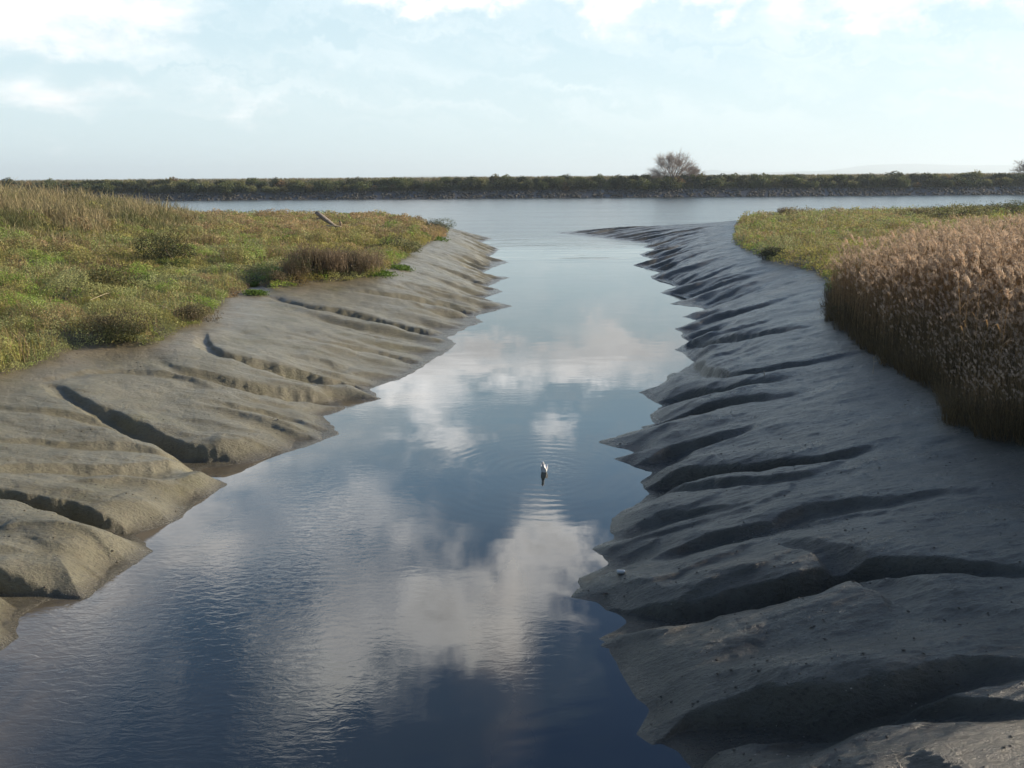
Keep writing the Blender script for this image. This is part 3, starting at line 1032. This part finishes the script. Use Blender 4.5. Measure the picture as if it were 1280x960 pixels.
def reed_bed():
    b = Bag()
    var = []
    for k in range(16):
        (sv, sf), (lv, lf), (pv, pf) = reed_parts(300 + k, 2.1)
        rg = np.random.default_rng(900 + k)
        V = np.vstack([sv, lv, pv]); F = np.vstack([sf[:, :4], lf + len(sv), pf + len(sv) + len(lv)])
        lc = np.repeat(RLEAF[None] * rg.uniform(0.6, 1.15, (len(lv) // 6, 1)), 6, 0)
        lowg = np.clip(1 - lv[:, 2:3] / 1.3, 0, 1) * (rg.uniform() < 0.35)
        lc = lc * (1 - lowg) + np.array((0.12, 0.115, 0.045)) * lowg
        C = np.vstack([np.repeat(STEM[None], len(sv), 0), lc, np.repeat(PLUME[None] * rg.uniform(0.8, 1.15), len(pv), 0)])
        var.append((V, F, C))
    n = 26000
    x, y, r = polar_points(n, 15, 47, 12.5, 60)
    keep_th = np.arctan2(x, y) < R(42.5)
    h, dm = look_up(x, y)
    h = np.where(keep_th, h, MH + 0.15); dm = np.where(keep_th, dm, 3.0)
    ok = (dm > 0.15) & reed_zone(x, y)
    x, y, h, dm = x[ok], y[ok], h[ok], dm[ok]
    sc = (0.34 + 0.44 * sstep(y, 19.5, 25) + (0.66 - 0.40 * sstep(y, 19.5, 25)) * sstep(dm, 0.0, 4.4)) * rng.uniform(0.86, 1.12, len(x)) * (1 + 0.10 * perlin(x * .35, y * .35, 170))
    sc = sc * np.where(rng.uniform(0, 1, len(x)) < 0.25, rng.uniform(0.6, 1.0, len(x)), 1.0)
    rz = rng.normal(0, 0.6, len(x)); tint = rng.uniform(0.75, 1.15, (len(x), 1)) * np.ones((1, 3))
    vi = rng.integers(0, 16, len(x))
    for k in range(16):
        q = vi == k
        stamp(b, *var[k], x[q], y[q], h[q] - 0.03, rz[q], sc[q], tint[q])
    # rank leaning blades and trash at the foot of the reeds, over the edge of the bank
    xx, yy, r = polar_points(160000, 15, 43, 12.5, 40)
    hh, dm = look_up(xx, yy)
    ok = (dm + 0.5 * fbm(xx * 1.2, yy * 1.2, 3, 175) > 0.0) & (dm < 3.4) & reed_zone(xx, yy)
    xx, yy, r, hh, dm = xx[ok], yy[ok], r[ok], hh[ok], dm[ok]
    ht = rng.uniform(0.25, 1.3, len(xx)) ** 1.2 * (0.5 + 0.5 * sstep(dm, 0, 1.6)) * (1 + 0.5 * perlin(xx * .8, yy * .8, 177))
    c = lerp(np.broadcast_to(np.array((0.22, 0.155, 0.075)), (len(xx), 3)), np.array((0.12, 0.088, 0.042)), rng.uniform(0, 1, len(xx))) * rng.uniform(.5, 1.2, (len(xx), 1))
    V, F = blades(np.column_stack([xx, yy, hh - 0.02]), ht, np.maximum(0.008, 0.0006 * r), 0.42, (-0.30, -0.12))
    b.add(V, F, c)
    tag(b.build('reed_bed', M_REED), 'dense bed of dry brown reeds with pale feathery plumes on the right bank', 'reeds', kind='stuff')


def build_reeds_out():
    """single reeds that stand clear of the bed"""
    root = empty('reed', (0, 0, 0))
    (sv, sf), (lv, lf), (pv, pf) = reed_parts(4242, 2.35, 1.6)
    mesh_np('stem', sv, sf, M_REED, root, True, np.broadcast_to(STEM * 1.1, (len(sv), 3)))
    mesh_np('leaves', lv, lf, M_REED, root, False, np.broadcast_to(RLEAF, (len(lv), 3)))
    c = pv.mean(0)
    mesh_np('plume', c + (pv - c) * 1.35, pf, M_REED, root, False, np.broadcast_to(PLUME * 1.25, (len(pv), 3)))
    return root


def single_reeds():
    root = build_reeds_out()
    spots = []
    rg = np.random.default_rng(77)
    while len(spots) < 40:
        t = R(rg.uniform(20, 30.5)); r = rg.uniform(17, 34)
        x, y = r * math.sin(t), r * math.cos(t)
        h, dm = look_up(np.array([x]), np.array([y]))
        if 0.4 < dm[0] < 7 and reed_zone(np.array([x]), np.array([y]))[0]:
            spots.append((x, y, h[0]))
    for i, (x, y, h) in enumerate(spots):
        o = root if i == 0 else copy_tree(root)
        o.location = (x, y, h - 0.05)
        o.rotation_euler = (rg.normal(0, 0.05), rg.normal(0, 0.05), rg.normal(0, 0.6))
        s = rg.uniform(0.94, 1.08); o.scale = (s, s, s)
        tag(o, 'tall dry reed whose pale full plume rises above the reed bed', 'reed', 'tall reeds standing out of the reed bed')


# ------------------------------------------------------------------ shrubs
def shrub_meshes(seed, w, h, n, leaf, cols, bare=0.0, clumps=9, fill=1.0):
    """crown of many leaves in uneven clumps and a few stems; returns (stem bag, crown bag)"""
    rg = np.random.default_rng(seed)
    st, cr = Bag(), Bag()
    cen = []
    for i in range(clumps):
        an = rg.uniform(0, 2 * np.pi); q = math.sqrt(rg.uniform(0, 1)) * 0.68
        zz = h * rg.uniform(0.32, 0.82) * (1 - 0.35 * q)
        cen.append((math.cos(an) * q * w / 2, math.sin(an) * q * w / 2, zz, rg.uniform(0.2, 0.36) * w * fill, rg.uniform(0.8, 1.2)))
    cen = np.array(cen)
    for cx, cy, cz, cr_, _ in cen:
        mid = np.array([cx * .35, cy * .35, cz * .45]) + rg.normal(0, .04 * w, 3)
        V, F = tube([(cx * .08, cy * .08, 0), mid, (cx, cy, cz)], [0.018 * w, 0.012 * w, 0.005 * w], 5)
        st.add(V, F, (0.09, 0.07, 0.05))
    k = rg.integers(0, clumps, n)
    d = unit(rg.normal(size=(n, 3))) * (rg.uniform(0.35, 1.0, n) ** 0.5)[:, None]
    P = cen[k, :3] + d * cen[k, 3:4] * np.array((1, 1, min(1.0, 0.85 * h / w + 0.25)))
    P[:, 2] = np.clip(P[:, 2], 0.02, None)
    c = np.asarray(cols)[rg.integers(0, len(cols), clumps)][k] * cen[k, 4:5] * rg.uniform(0.7, 1.25, (n, 1))
    nb = int(n * bare)
    if nb:
        a = P[:nb]
        V, F = blades(a * np.array((.85, .85, .6)), rg.uniform(0.3, 0.6, nb) * h * 0.8, 0.011 * w * 0.5, 0.35, rg=rg)
        cr.add(V, F, c[:nb])
    if n > nb:
        ll = leaf * rg.uniform(0.7, 1.4, n - nb)
        V, F = cards(P[nb:], ll, ll * 0.55, 0.3, rg)
        cr.add(V, F, c[nb:])
    return st, cr


def shrub(name, label, cat, loc, group=None, **kw):
    root = empty(name, loc)
    st, cr = shrub_meshes(**kw)
    st.build('stem', M_BARK, root, True)
    cr.build('crown', M_LEAF, root)
    tag(root, label, cat, group)
    return root


def on_marsh(px, py, z=1.9):
    p = at(px, py, z)
    for _ in range(3):
        h, _d = look_up(p[:1], p[1:])
        p = at(px, py, float(h[0]))
    h, _d = look_up(p[:1], p[1:])
    return (p[0], p[1], float(h[0]) - 0.03)


DG = (0.075, 0.085, 0.035); MG = (0.11, 0.12, 0.045); OG = (0.15, 0.135, 0.05); PB = (0.20, 0.15, 0.095); BB = (0.16, 0.125, 0.07)


def marsh_shrubs():
    A = [
        # label, px, py, width m, height m, colours, bare, leaves, leaf size
        ('round dark green bush beside the tall grass on the left marsh', 207, 300, 2.5, 1.75, [DG, MG, OG], 0, 5200, 0.085),
        ('olive bush in front of the tall grass, left of the round dark one', 150, 312, 3.0, 1.0, [MG, OG], 0, 4200, 0.085),
        ('tall olive bush rising out of the dry grass at the left edge', 45, 262, 4.2, 1.9, [MG, OG], 0.15, 4600, 0.10),
        ('grey green bush in the middle of the tall dry grass', 98, 268, 3.8, 1.7, [OG, MG, (0.18, 0.17, 0.08)], 0.2, 4200, 0.10),
        ('small rounded olive shrub on the flat marsh left of the driftwood log', 336, 292, 1.6, 0.7, [OG, MG], 0, 1800, 0.10),
        ('low dark grey green bush hanging over the mud at the marsh edge', 152, 424, 1.9, 0.75, [DG, (0.12, 0.10, 0.055)], 0.1, 5200, 0.045),
        ('dull brown purslane bush on the corner of the marsh edge', 245, 402, 1.5, 0.55, [(0.13, 0.12, 0.06), BB], 0.1, 3600, 0.05),
        ('small dark tufted shrub left of the brown bushes', 347, 352, 0.75, 0.65, [DG, BB], 0.15, 1600, 0.05),
        ('widest brown bush with bare purplish twigs at the mud edge', 400, 350, 3.2, 1.65, [PB, BB, PB], 0.55, 5200, 0.07),
        ('leftmost of the brown twiggy bushes at the mud edge', 372, 352, 1.6, 1.25, [PB, BB, DG], 0.5, 3200, 0.06),
        ('rightmost brown bush, nearest the green patch at the mud edge', 452, 344, 2.9, 1.35, [BB, PB, (0.10, 0.09, 0.05)], 0.4, 4600, 0.07),
        ('dark round bush on the very tip of the left marsh', 549, 289, 2.8, 1.1, [DG, MG], 0.1, 2600, 0.10),
        ('grey green bush between the brown bushes and the tip', 500, 315, 2.6, 0.9, [MG, (0.14, 0.13, 0.07)], 0, 3000, 0.09),
        ('yellow green shrub in the middle of the bright grass', 215, 340, 1.8, 0.6, [(0.12, 0.15, 0.04), MG], 0, 3000, 0.07),
        ('reddish brown shrub among the green plants on the left', 122, 345, 3.0, 0.65, [(0.20, 0.13, 0.065), BB], 0.2, 4200, 0.07),
        ('purplish bare bush on the outer corner of the right point', 985, 272, 3.6, 1.2, [PB, BB], 0.6, 2600, 0.12),
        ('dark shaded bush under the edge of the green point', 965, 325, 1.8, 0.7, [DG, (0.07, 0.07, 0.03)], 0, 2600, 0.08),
        ('small dark bush at the foot of the reeds on the mud', 1046, 402, 1.0, 0.6, [DG, BB], 0.2, 1900, 0.04),
        ('wide olive bush behind the reed bed at the right', 1195, 275, 6.0, 1.5, [MG, OG], 0, 3600, 0.13),
        ('dark green bush behind the reed bed, at the right edge', 1252, 272, 5.0, 1.8, [DG, MG], 0, 3600, 0.13),
        ('low brown bush behind the plumes on the green point', 1140, 272, 3.4, 0.9, [BB, OG], 0.2, 1800, 0.13),
    ]
    for i, (lab, px, py, w, h, cols, bare, n, leaf) in enumerate(A):
        shrub('marsh_shrub', lab, 'shrub', on_marsh(px, py), 'shrubs on the marsh', seed=400 + i, w=w, h=h, n=n, leaf=leaf, cols=cols, bare=bare, clumps=8 + i % 5)
    # vivid green patches at the edge of the mud
    b = Bag()
    for px, py, w, d in ((533, 299, 3.4, 1.6), (473, 343, 1.8, 1.2), (320, 366, 0.9, 0.5), (500, 334, 1.2, 0.8), (318, 357, 0.4, 0.3)):
        c = at(px, py, 1.5)
        n = 1500
        q = rng.normal(size=(n, 2)) * 0.42
        x, y = c[0] + q[:, 0] * w * .5, c[1] + q[:, 1] * d
        h, _ = look_up(x, y)
        r = np.hypot(x, y)
        V, F = cards(np.column_stack([x, y, h + rng.uniform(0, 0.12, n)]), 0.0022 * r, 0.0012 * r, 0.8)
        b.add(V, F, np.array((0.11, 0.18, 0.03)) * rng.uniform(0.7, 1.2, (n, 1)))
    tag(b.build('green_grass', M_LEAF), 'vivid green patches of new grass along the mud edge', 'grass', kind='stuff')


def dike_shrubs():
    rg = np.random.default_rng(31)
    kinds = []
    spec = [([(0.045, 0.055, 0.02), (0.06, 0.07, 0.03)], 'dark green rounded bush in the row along the far dike', 4.2, 2.9),
            ([(0.10, 0.125, 0.04), (0.12, 0.13, 0.045)], 'mid green bush in the row along the far dike', 4.6, 2.3),
            ([(0.20, 0.19, 0.07), (0.16, 0.17, 0.06)], 'yellowish olive bush in the row along the far dike', 4.0, 1.9),
            ([(0.20, 0.13, 0.06), OG], 'low rust brown bush in the row along the far dike', 3.4, 1.6)]
    k = 0
    x = -196.0
    used = {}
    while x < 214:
        ki = int(rg.choice(4, p=[.36, .30, .22, .12]))
        cols, lab, w, h = spec[ki]
        vr = int(rg.integers(0, 2))
        yy = DIKE_Y + (rg.uniform(6.0, 8.5) if k % 2 else rg.uniform(9.5, 14.0))
        zz = float(dike_profile(np.array([x]), np.array([yy]))[0]) - 0.1
        if (ki, vr) not in used:
            o = shrub('dike_shrub', lab, 'bush', (x, yy, zz), 'bushes along the far dike', seed=700 + ki * 7 + vr, w=w, h=h, n=1300, leaf=0.34, cols=cols, clumps=9)
            used[(ki, vr)] = o
        else:
            o = copy_tree(used[(ki, vr)])
            o.location = (x, yy, zz)
        s = rg.uniform(0.75, 1.25)
        o.scale = (s * rg.uniform(.9, 1.3), s, min(s * rg.uniform(1.0, 1.5), (6.3 + 1.0 * rg.uniform() - zz) / h, 3.6 / h))
        o.rotation_euler = (0, 0, rg.uniform(0, 6.28))
        x += rg.uniform(0.7, 2.5)
        k += 1
    # rough grass on the dike
    b = Bag()
    n = 60000
    gx = rng.uniform(-205, 225, n); gy = DIKE_Y + rng.uniform(5.5, 29, n)
    gz = dike_profile(gx, gy)
    c = lerp(np.broadcast_to(np.array((0.24, 0.21, 0.12)), (n, 3)), np.array((0.09, 0.10, 0.035)), sstep(fbm(gx * .12, gy * .3, 3, 180), -.3, .3) * (1 - 0.6 * sstep(gy, DIKE_Y + 13, DIKE_Y + 18))) * rng.uniform(.6, 1.2, (n, 1))
    V, F = blades(np.column_stack([gx, gy, gz - 0.05]), rng.uniform(0.35, 0.95, n), 0.16, 0.3)
    b.add(V, F, c)
    tag(b.build('dike_grass', M_LEAF), 'rough olive and straw coloured grass on the far dike', 'grass', kind='stuff')


def riprap():
    bm = bmesh.new(); bmesh.ops.create_icosphere(bm, subdivisions=1, radius=1.0)
    V0 = np.array([v.co[:] for v in bm.verts]); F0 = np.array([[v.index for v in f.verts] for f in bm.faces]); bm.free()
    b = Bag()
    n = 5200
    x = rng.uniform(-200, 220, n); y = DIKE_Y + rng.uniform(-0.6, 5.6, n)
    z = dike_profile(x, y)
    for k in range(10):
        rg = np.random.default_rng(60 + k)
        V = V0 * (1 + rg.uniform(-.25, .25, (len(V0), 1))) * np.array((1.0, 0.8, 0.65))
        q = np.nonzero(rng.integers(0, 10, n) == k)[0]
        t = rng.uniform(.55, 1.5, (len(q), 1)) * np.ones((1, 3))
        stamp(b, V, F0, np.broadcast_to(np.array((0.065, 0.060, 0.048)), V.shape), x[q], y[q], z[q], rng.uniform(0, 6.28, len(q)), rng.uniform(.22, .62, len(q)), t)
    tag(b.build('riprap', M_LEAFROCK, None, True), 'dark stone riprap along the waterline of the far dike', 'rocks', kind='stuff')


def mat_rock():
    m, N, out = new_mat('riprap_stone')
    col = N.add('ShaderNodeAttribute', attribute_name='tone').outputs['Color']
    bs = N.add('ShaderNodeBsdfPrincipled'); bs.inputs['Roughness'].default_value = 0.85
    N.l.new(col, bs.inputs['Base Color']); N.l.new(bs.outputs[0], out.inputs['Surface'])
    return m


M_LEAFROCK = mat_rock()


# ------------------------------------------------------------------ bare tree
def bare_tree(loc, label, seed=3, H=9.0, W=19.0):
    rg = np.random.default_rng(seed)
    root = empty('bare_tree', loc)
    tr, cr = Bag(), Bag()

    bark = np.array((0.25, 0.21, 0.18)); twig = np.array((0.42, 0.345, 0.29))
    for i in range(74):
        # limbs fan out low from one stool to a dome
        a = rg.uniform(0.02, 0.98) * np.pi
        d = np.array([-math.cos(a), rg.normal(0, 0.55), math.sin(a) * 1.0 + 0.05]); d /= np.linalg.norm(d)
        reach = 1 / math.sqrt((d[0] / (W / 2)) ** 2 + (d[1] / (W / 2)) ** 2 + (d[2] / H) ** 2) * rg.uniform(0.82, 1.06)
        tip = d * reach
        t = np.linspace(0, 1, 8)[:, None]
        sag = np.array([0, 0, 1.0]) * (reach * 0.10) * np.sin(t * np.pi) * rg.uniform(-0.6, 1.8)
        pts = tip * t * 0.86 + sag + np.cumsum(rg.normal(0, 0.24, (8, 3)), 0) * t + np.array([rg.normal(0, .5), rg.normal(0, .4), 0])
        thick = rg.uniform(0.07, 0.13)
        V, F = tube(pts[:4], np.linspace(thick, thick * .7, 4), 4)
        tr.add(V, F, bark)
        V, F = tube(pts[3:], np.linspace(thick * .7, 0.03, 5), 4)
        cr.add(V, F, bark * 1.15)
        for j in range(int(17 + 11 * reach / H)):
            f = rg.uniform(0.5, 1.0) ** 0.6
            k = min(int(f * 7), 6); q = pts[k] + (pts[k + 1] - pts[k]) * (f * 7 - k)
            nd = d + rg.normal(0, 0.75, 3) + np.array([0, 0, 0.2]); nd /= np.linalg.norm(nd)
            L = reach * rg.uniform(0.10, 0.24)
            e = q + nd * L
            V, F = tube([q, (q + e) / 2 + rg.normal(0, .08, 3), e], [0.03, 0.022, 0.012], 3)
            cr.add(V, F, twig * rg.uniform(.75, 1.15))
            for _ in range(3):
                f2 = rg.uniform(.3, 1); q2 = q + (e - q) * f2
                nd2 = nd + rg.normal(0, 0.5, 3); nd2 /= np.linalg.norm(nd2)
                V, F = tube([q2, q2 + nd2 * L * .3, q2 + nd2 * L * .6], [0.018, 0.016, 0.010], 3)
                cr.add(V, F, twig * rg.uniform(.75, 1.15))
    tr.build('trunk', M_LEAFROCK, root, True)
    cr.build('crown', M_LEAFROCK, root, True)
    tag(root, label, 'tree', 'bare trees on the far dike')
    return root


# ------------------------------------------------------------------ gull, driftwood, can, stalks
def loft(rings, k=14):
    """closed surface through rings (centre, half width, half height, normal pitch)"""
    V = []
    for (c, a, b_, pitch) in rings:
        t = np.linspace(0, 2 * np.pi, k, endpoint=False)
        yx = np.cos(t) * a; up = np.sin(t) * b_
        V.append(np.column_stack([np.full(k, c[0]) - np.sin(pitch) * up, c[1] + yx, c[2] + np.cos(pitch) * up]))
    V = np.vstack(V)
    n = len(rings); I = np.arange(n * k).reshape(n, k)
    F = np.stack([I[:-1], np.roll(I, -1, 1)[:-1], np.roll(I, -1, 1)[1:], I[1:]], -1).reshape(-1, 4)
    return V, F


def gull():
    root = empty('gull', (GULL[0], GULL[1], 0.0), R(-106))
    root.scale = (0.74, 0.86, 1.12)
    white = mat_plain('white_plumage', (0.90, 0.90, 0.88), (0.84, 0.84, 0.84), 30, 0.8)
    grey = mat_plain('grey_plumage', (0.42, 0.43, 0.46), (0.34, 0.35, 0.38), 30, 0.8)
    dark = mat_plain('dark_horn', (0.05, 0.035, 0.03), (0.10, 0.06, 0.04), 30, 0.5)
    # body, neck and head as one surface; +x is forward
    rings = [((-0.23, 0, 0.085), 0.004, 0.004, 0), ((-0.20, 0, 0.08), 0.028, 0.018, 0), ((-0.14, 0, 0.065), 0.055, 0.048, 0), ((-0.06, 0, 0.05), 0.078, 0.072, 0),
             ((0.02, 0, 0.05), 0.082, 0.080, 0), ((0.075, 0, 0.065), 0.066, 0.072, -0.5), ((0.105, 0, 0.10), 0.045, 0.046, -1.0), ((0.115, 0, 0.145), 0.034, 0.036, -1.35),
             ((0.122, 0, 0.185), 0.033, 0.038, -1.2), ((0.140, 0, 0.213), 0.036, 0.038, -0.6), ((0.163, 0, 0.220), 0.031, 0.031, -0.1), ((0.182, 0, 0.216), 0.018, 0.018, 0),
             ((0.188, 0, 0.214), 0.010, 0.010, 0)]
    V, F = loft(rings)
    o = mesh_np('body', V, F, white, root)
    sub = o.modifiers.new('smooth', 'SUBSURF'); sub.levels = 1; sub.render_levels = 1
    V, F = loft([((0.186, 0, 0.214), 0.009, 0.010, 0), ((0.215, 0, 0.211), 0.006, 0.008, 0), ((0.235, 0, 0.205), 0.002, 0.003, 0)], 8)
    mesh_np('bill', V, F, dark, root)
    for s in (-1, 1):
        V, F = loft([((0.04, s * 0.066, 0.085), 0.006, 0.02, 0), ((-0.03, s * 0.078, 0.09), 0.012, 0.045, 0), ((-0.13, s * 0.058, 0.095), 0.010, 0.034, 0),
                     ((-0.20, s * 0.030, 0.088), 0.006, 0.014, 0), ((-0.25, s * 0.012, 0.084), 0.002, 0.003, 0)], 10)
        mesh_np('wing', V, F, grey, root)
        V, F = loft([((0.158, s * 0.028, 0.226), 0.003, 0.002, 0), ((0.162, s * 0.031, 0.226), 0.004, 0.005, 0), ((0.166, s * 0.028, 0.226), 0.003, 0.002, 0)], 8)
        mesh_np('eye', V, F, dark, root)
    tag(root, 'small white gull swimming on the creek amid its ripples', 'gull')


def rough_log(name, pts, radii, mat, parent=None, k=10, seed=1):
    rg = np.random.default_rng(seed)
    V, F = tube(pts, radii, k)
    V = V + rg.normal(0, 0.06, V.shape) * np.mean(radii)
    return mesh_np(name, V, F, mat, parent, True)


def driftwood():
    x, y, z = on_marsh(416, 291)
    root = empty('driftwood_log', (x, y, z + 0.40))
    root.scale = (1.3, 1.3, 1.15)
    rough_log('log', [(0.25, 0, 0.10), (-0.15, 0.05, 0.38), (-0.6, 0.12, 0.75), (-1.0, 0.18, 1.12)], [0.07, 0.13, 0.16, 0.13], M_WOOD, root)
    rough_log('knot', [(-0.72, 0.02, 0.72), (-0.98, -0.08, 0.66)], [0.06, 0.03], M_WOOD, root, 6, 2)
    tag(root, 'grey weathered driftwood log tilted up out of the left marsh', 'driftwood')
    b = empty('fallen_branch', (x + 0.1, y - 0.7, z + 0.40))
    rough_log('limb', [(-0.85, 0, 0.12), (-0.4, 0, 0.24), (0.1, 0.0, 0.24), (0.65, 0.05, 0.16), (0.85, 0.08, 0.02)], [0.03, 0.05, 0.06, 0.06, 0.05], M_PALE, b, 8, 3)
    rough_log('twig', [(0.05, 0, 0.22), (0.3, -0.1, 0.38)], [0.02, 0.01], M_PALE, b, 6, 4)
    tag(b, 'pale bleached branch lying before the driftwood log', 'branch')
    st = rough_log('wooden_stump', [(0, 0, -0.1), (0.02, 0, 0.25), (-0.03, 0, 0.52)], [0.085, 0.075, 0.05], M_BARK, None, 8, 5)
    st.location = (x + 0.72, y - 0.35, z + 0.48)
    tag(st, 'short dark upright stump just right of the driftwood log', 'stump')


def mud_clods():
    """crumbs of mud and bits of shell on the near slopes"""
    bm = bmesh.new(); bmesh.ops.create_icosphere(bm, subdivisions=1, radius=1.0)
    V0 = np.array([v.co[:] for v in bm.verts]); F0 = np.array([[v.index for v in f.verts] for f in bm.faces]); bm.free()
    b = Bag()
    x, y, r = polar_points(9000, -38, 40, 7.5, 26)
    h, dm = look_up(x, y)
    ok = (h > 0.04) & (dm < -0.1) & (fbm(x * .6, y * .9, 3, 190) > rng.uniform(-0.5, 0.4, len(x)))
    x, y, h = x[ok], y[ok], h[ok]
    k = rng.integers(0, 6, len(x))
    pale = rng.uniform(0, 1, len(x)) < 0.06
    t = np.where(pale[:, None], np.array((0.42, 0.38, 0.32)), np.array((0.075, 0.065, 0.05)) * rng.uniform(.6, 1.5, (len(x), 1)))
    sz = np.where(pale, rng.uniform(.006, .012, len(x)), 0.006 + 0.016 * rng.uniform(0, 1, len(x)) ** 3)
    for i in range(6):
        rg = np.random.default_rng(160 + i)
        V = V0 * (1 + rg.uniform(-.3, .3, (len(V0), 1))) * np.array((1.2, 0.8, 0.6))
        q = k == i
        stamp(b, V, F0, np.ones_like(V), x[q], y[q], h[q], rng.uniform(0, 6.28, q.sum()), sz[q], t[q])
    tag(b.build('mud_clods', M_LEAFROCK, None, True), 'crumbs of mud and bits of shell strewn over the near mud slopes', 'mud crumbs', kind='stuff')


def terrain_z(x, y):
    h, _ = look_up(np.array([x]), np.array([y]))
    return float(h[0])


def mud_spot(px, py):
    p = at(px, py, 0.3)
    for _ in range(6):
        p = at(px, py, terrain_z(*p))
    return p[0], p[1], terrain_z(*p)


def lathe(prof, k=24):
    V = []
    t = np.linspace(0, 2 * np.pi, k, endpoint=False)
    for x, r in prof:
        V.append(np.column_stack([np.full(k, x), np.cos(t) * r, np.sin(t) * r]))
    V = np.vstack(V); n = len(prof); I = np.arange(n * k).reshape(n, k)
    F = np.stack([I[:-1], np.roll(I, -1, 1)[:-1], np.roll(I, -1, 1)[1:], I[1:]], -1).reshape(-1, 4)
    return V, F


def litter():
    x, y, z = mud_spot(776, 717)
    root = empty('drink_can', (x, y, z + 0.028), R(-6))
    alu = mat_plain('dull_aluminium', (0.62, 0.62, 0.60), (0.45, 0.45, 0.44), 12, 0.35, 0, 0.8)
    body = mat_plain('faded_can_print', (0.50, 0.50, 0.46), (0.40, 0.41, 0.40), 9, 0.4, 0.002, 0.2)
    V, F = lathe([(-0.060, 0.001), (-0.058, 0.022), (-0.062, 0.026), (-0.052, 0.033), (-0.02, 0.033), (0.01, 0.0315), (0.03, 0.033), (0.045, 0.033)])
    mesh_np('body', V, F, body, root)
    V, F = lathe([(0.0452, 0.033), (0.056, 0.027), (0.060, 0.0275), (0.060, 0.025), (0.057, 0.024), (0.0565, 0.001)])
    mesh_np('lid', V, F, alu, root)
    tag(root, 'pale drink can lying on the mud by the water', 'can')
    x, y, z = mud_spot(757, 739)
    s = rough_log('driftwood_stick', [(-0.055, 0, 0.008), (0, 0.01, 0.016), (0.06, 0, 0.012)], [0.008, 0.012, 0.007], M_BARK, None, 6, 8)
    s.location = (x, y, z)
    tag(s, 'short dark stick on the mud between the can and the water', 'stick')
    # lone dead stalks on the mud in front of the reeds
    for (px, py, hgt, lab, sd_) in ((1091, 467, 0.42, 'pale dead stalk standing alone on the mud before the reeds', 1), (955, 470, 0.16, 'short thin dead stalk on the right mud slope', 2)):
        x, y, z = mud_spot(px, py)
        r = empty('dead_stalk', (x, y, z - 0.03))
        V, F = tube([(0, 0, 0), (0.01, 0, hgt * .5), (-0.005, 0.01, hgt)], [0.008, 0.007, 0.005], 5)
        mesh_np('stem', V, F, M_PALE, r)
        V, F = cards(np.array([(0.0, 0, hgt * f) for f in (0.6, 0.72, 0.85, 0.95, 0.98)]), 0.09 * hgt / .4, 0.02, 0.4)
        mesh_np('leaves', V, F, M_PALE, r, False)
        tag(r, lab, 'stalk')
    for (x0, y0, x1, y1, lab, sd_) in ((115, 393, 150, 381, 'longer pale fallen reed stem lying on the left marsh plants', 1), (194, 398, 217, 410, 'shorter pale fallen reed stem at the marsh edge', 2)):
        a = np.array(on_marsh(x0, y0)); b = np.array(on_marsh(x1, y1))
        a[2] += 0.50; b[2] += 0.52
        V, F = tube([a, (a + b) / 2 + (0, 0, 0.04), b], [0.009, 0.008, 0.006], 5)
        c = (a + b) / 2
        o = mesh_np('fallen_reed', V - c, F, M_PALE)
        o.location = c
        tag(o, lab, 'reed stem')


def hills():
    rows = []
    for name, Y, base, amp, sd_, lab in (('hills', 10500.0, 10, 1.0, 1, ''), ('hills', 12500.0, 8, 1.0, 2, '')):
        x = np.linspace(-13000, 13000, 500)
        az = np.degrees(np.arctan2(x, Y))
        top = 16 + 12 * fbm(x * 0.0007, x * 0 + sd_, 4, 200 + sd_)
        for a0, w, hh in ((23.5, 4.2, 118), (15.0, 2.0, 50), (12.8, 1.0, 62), (31, 6, 100)) if sd_ == 2 else ((20, 7, 36), (-4, 5, 12)):
            top = top + hh * np.exp(-((az - a0) / w) ** 2) * (1 + 0.15 * fbm(x * 0.0015, x * 0, 3, 210))
        top = np.maximum(top + 1.0, 2.0) + CAM_H - 2
        prof = [(-900, 0.0), (-600, 0.35), (-250, 0.8), (0, 1.0), (400, 0.6), (900, 0.0)]
        V = np.vstack([np.column_stack([x, np.full_like(x, Y + dy), top * f]) for dy, f in prof])
        n = len(x); I = np.arange(len(prof) * n).reshape(len(prof), n)
        F = np.stack([I[:-1, :-1].ravel(), I[:-1, 1:].ravel(), I[1:, 1:].ravel(), I[1:, :-1].ravel()], 1)
        o = mesh_np(name, V, F, M_HILL)
        tag(o, kind='structure')


def haze():
    V = np.array([(x, y, z) for z in (-4.0, HAZE_TOP) for y in (-60.0, 14000.0) for x in (-14000.0, 14000.0)])
    F = np.array([(0, 2, 3, 1), (4, 5, 7, 6), (0, 1, 5, 4), (2, 6, 7, 3), (0, 4, 6, 2), (1, 3, 7, 5)])
    m, N, out = new_mat('haze')
    v = N.add('ShaderNodeVolumePrincipled')
    v.inputs['Color'].default_value = (0.80, 0.92, 1.0, 1)
    v.inputs['Density'].default_value = HAZE_D
    v.inputs['Anisotropy'].default_value = 0.2
    N.l.new(v.outputs[0], out.inputs['Volume'])
    o = mesh_np('haze', V, F, m, None, False)
    tag(o, kind='stuff')


HAZE_TOP, HAZE_D = 190.0, 1.7e-4

hills()
marsh_cover()
grass_tangle()
reed_bed()
marsh_shrubs()
dike_shrubs()
riprap()
bare_tree((53.2, DIKE_Y + 17, 4.6), 'bare domed tree standing alone on the far dike')
bare_tree((171.8, DIKE_Y + 17, 4.6), 'bare tree at the right end of the far dike, cut by the frame', 8, 8.0, 15.5)
single_reeds()
gull()
driftwood()
litter()
mud_clods()
haze()
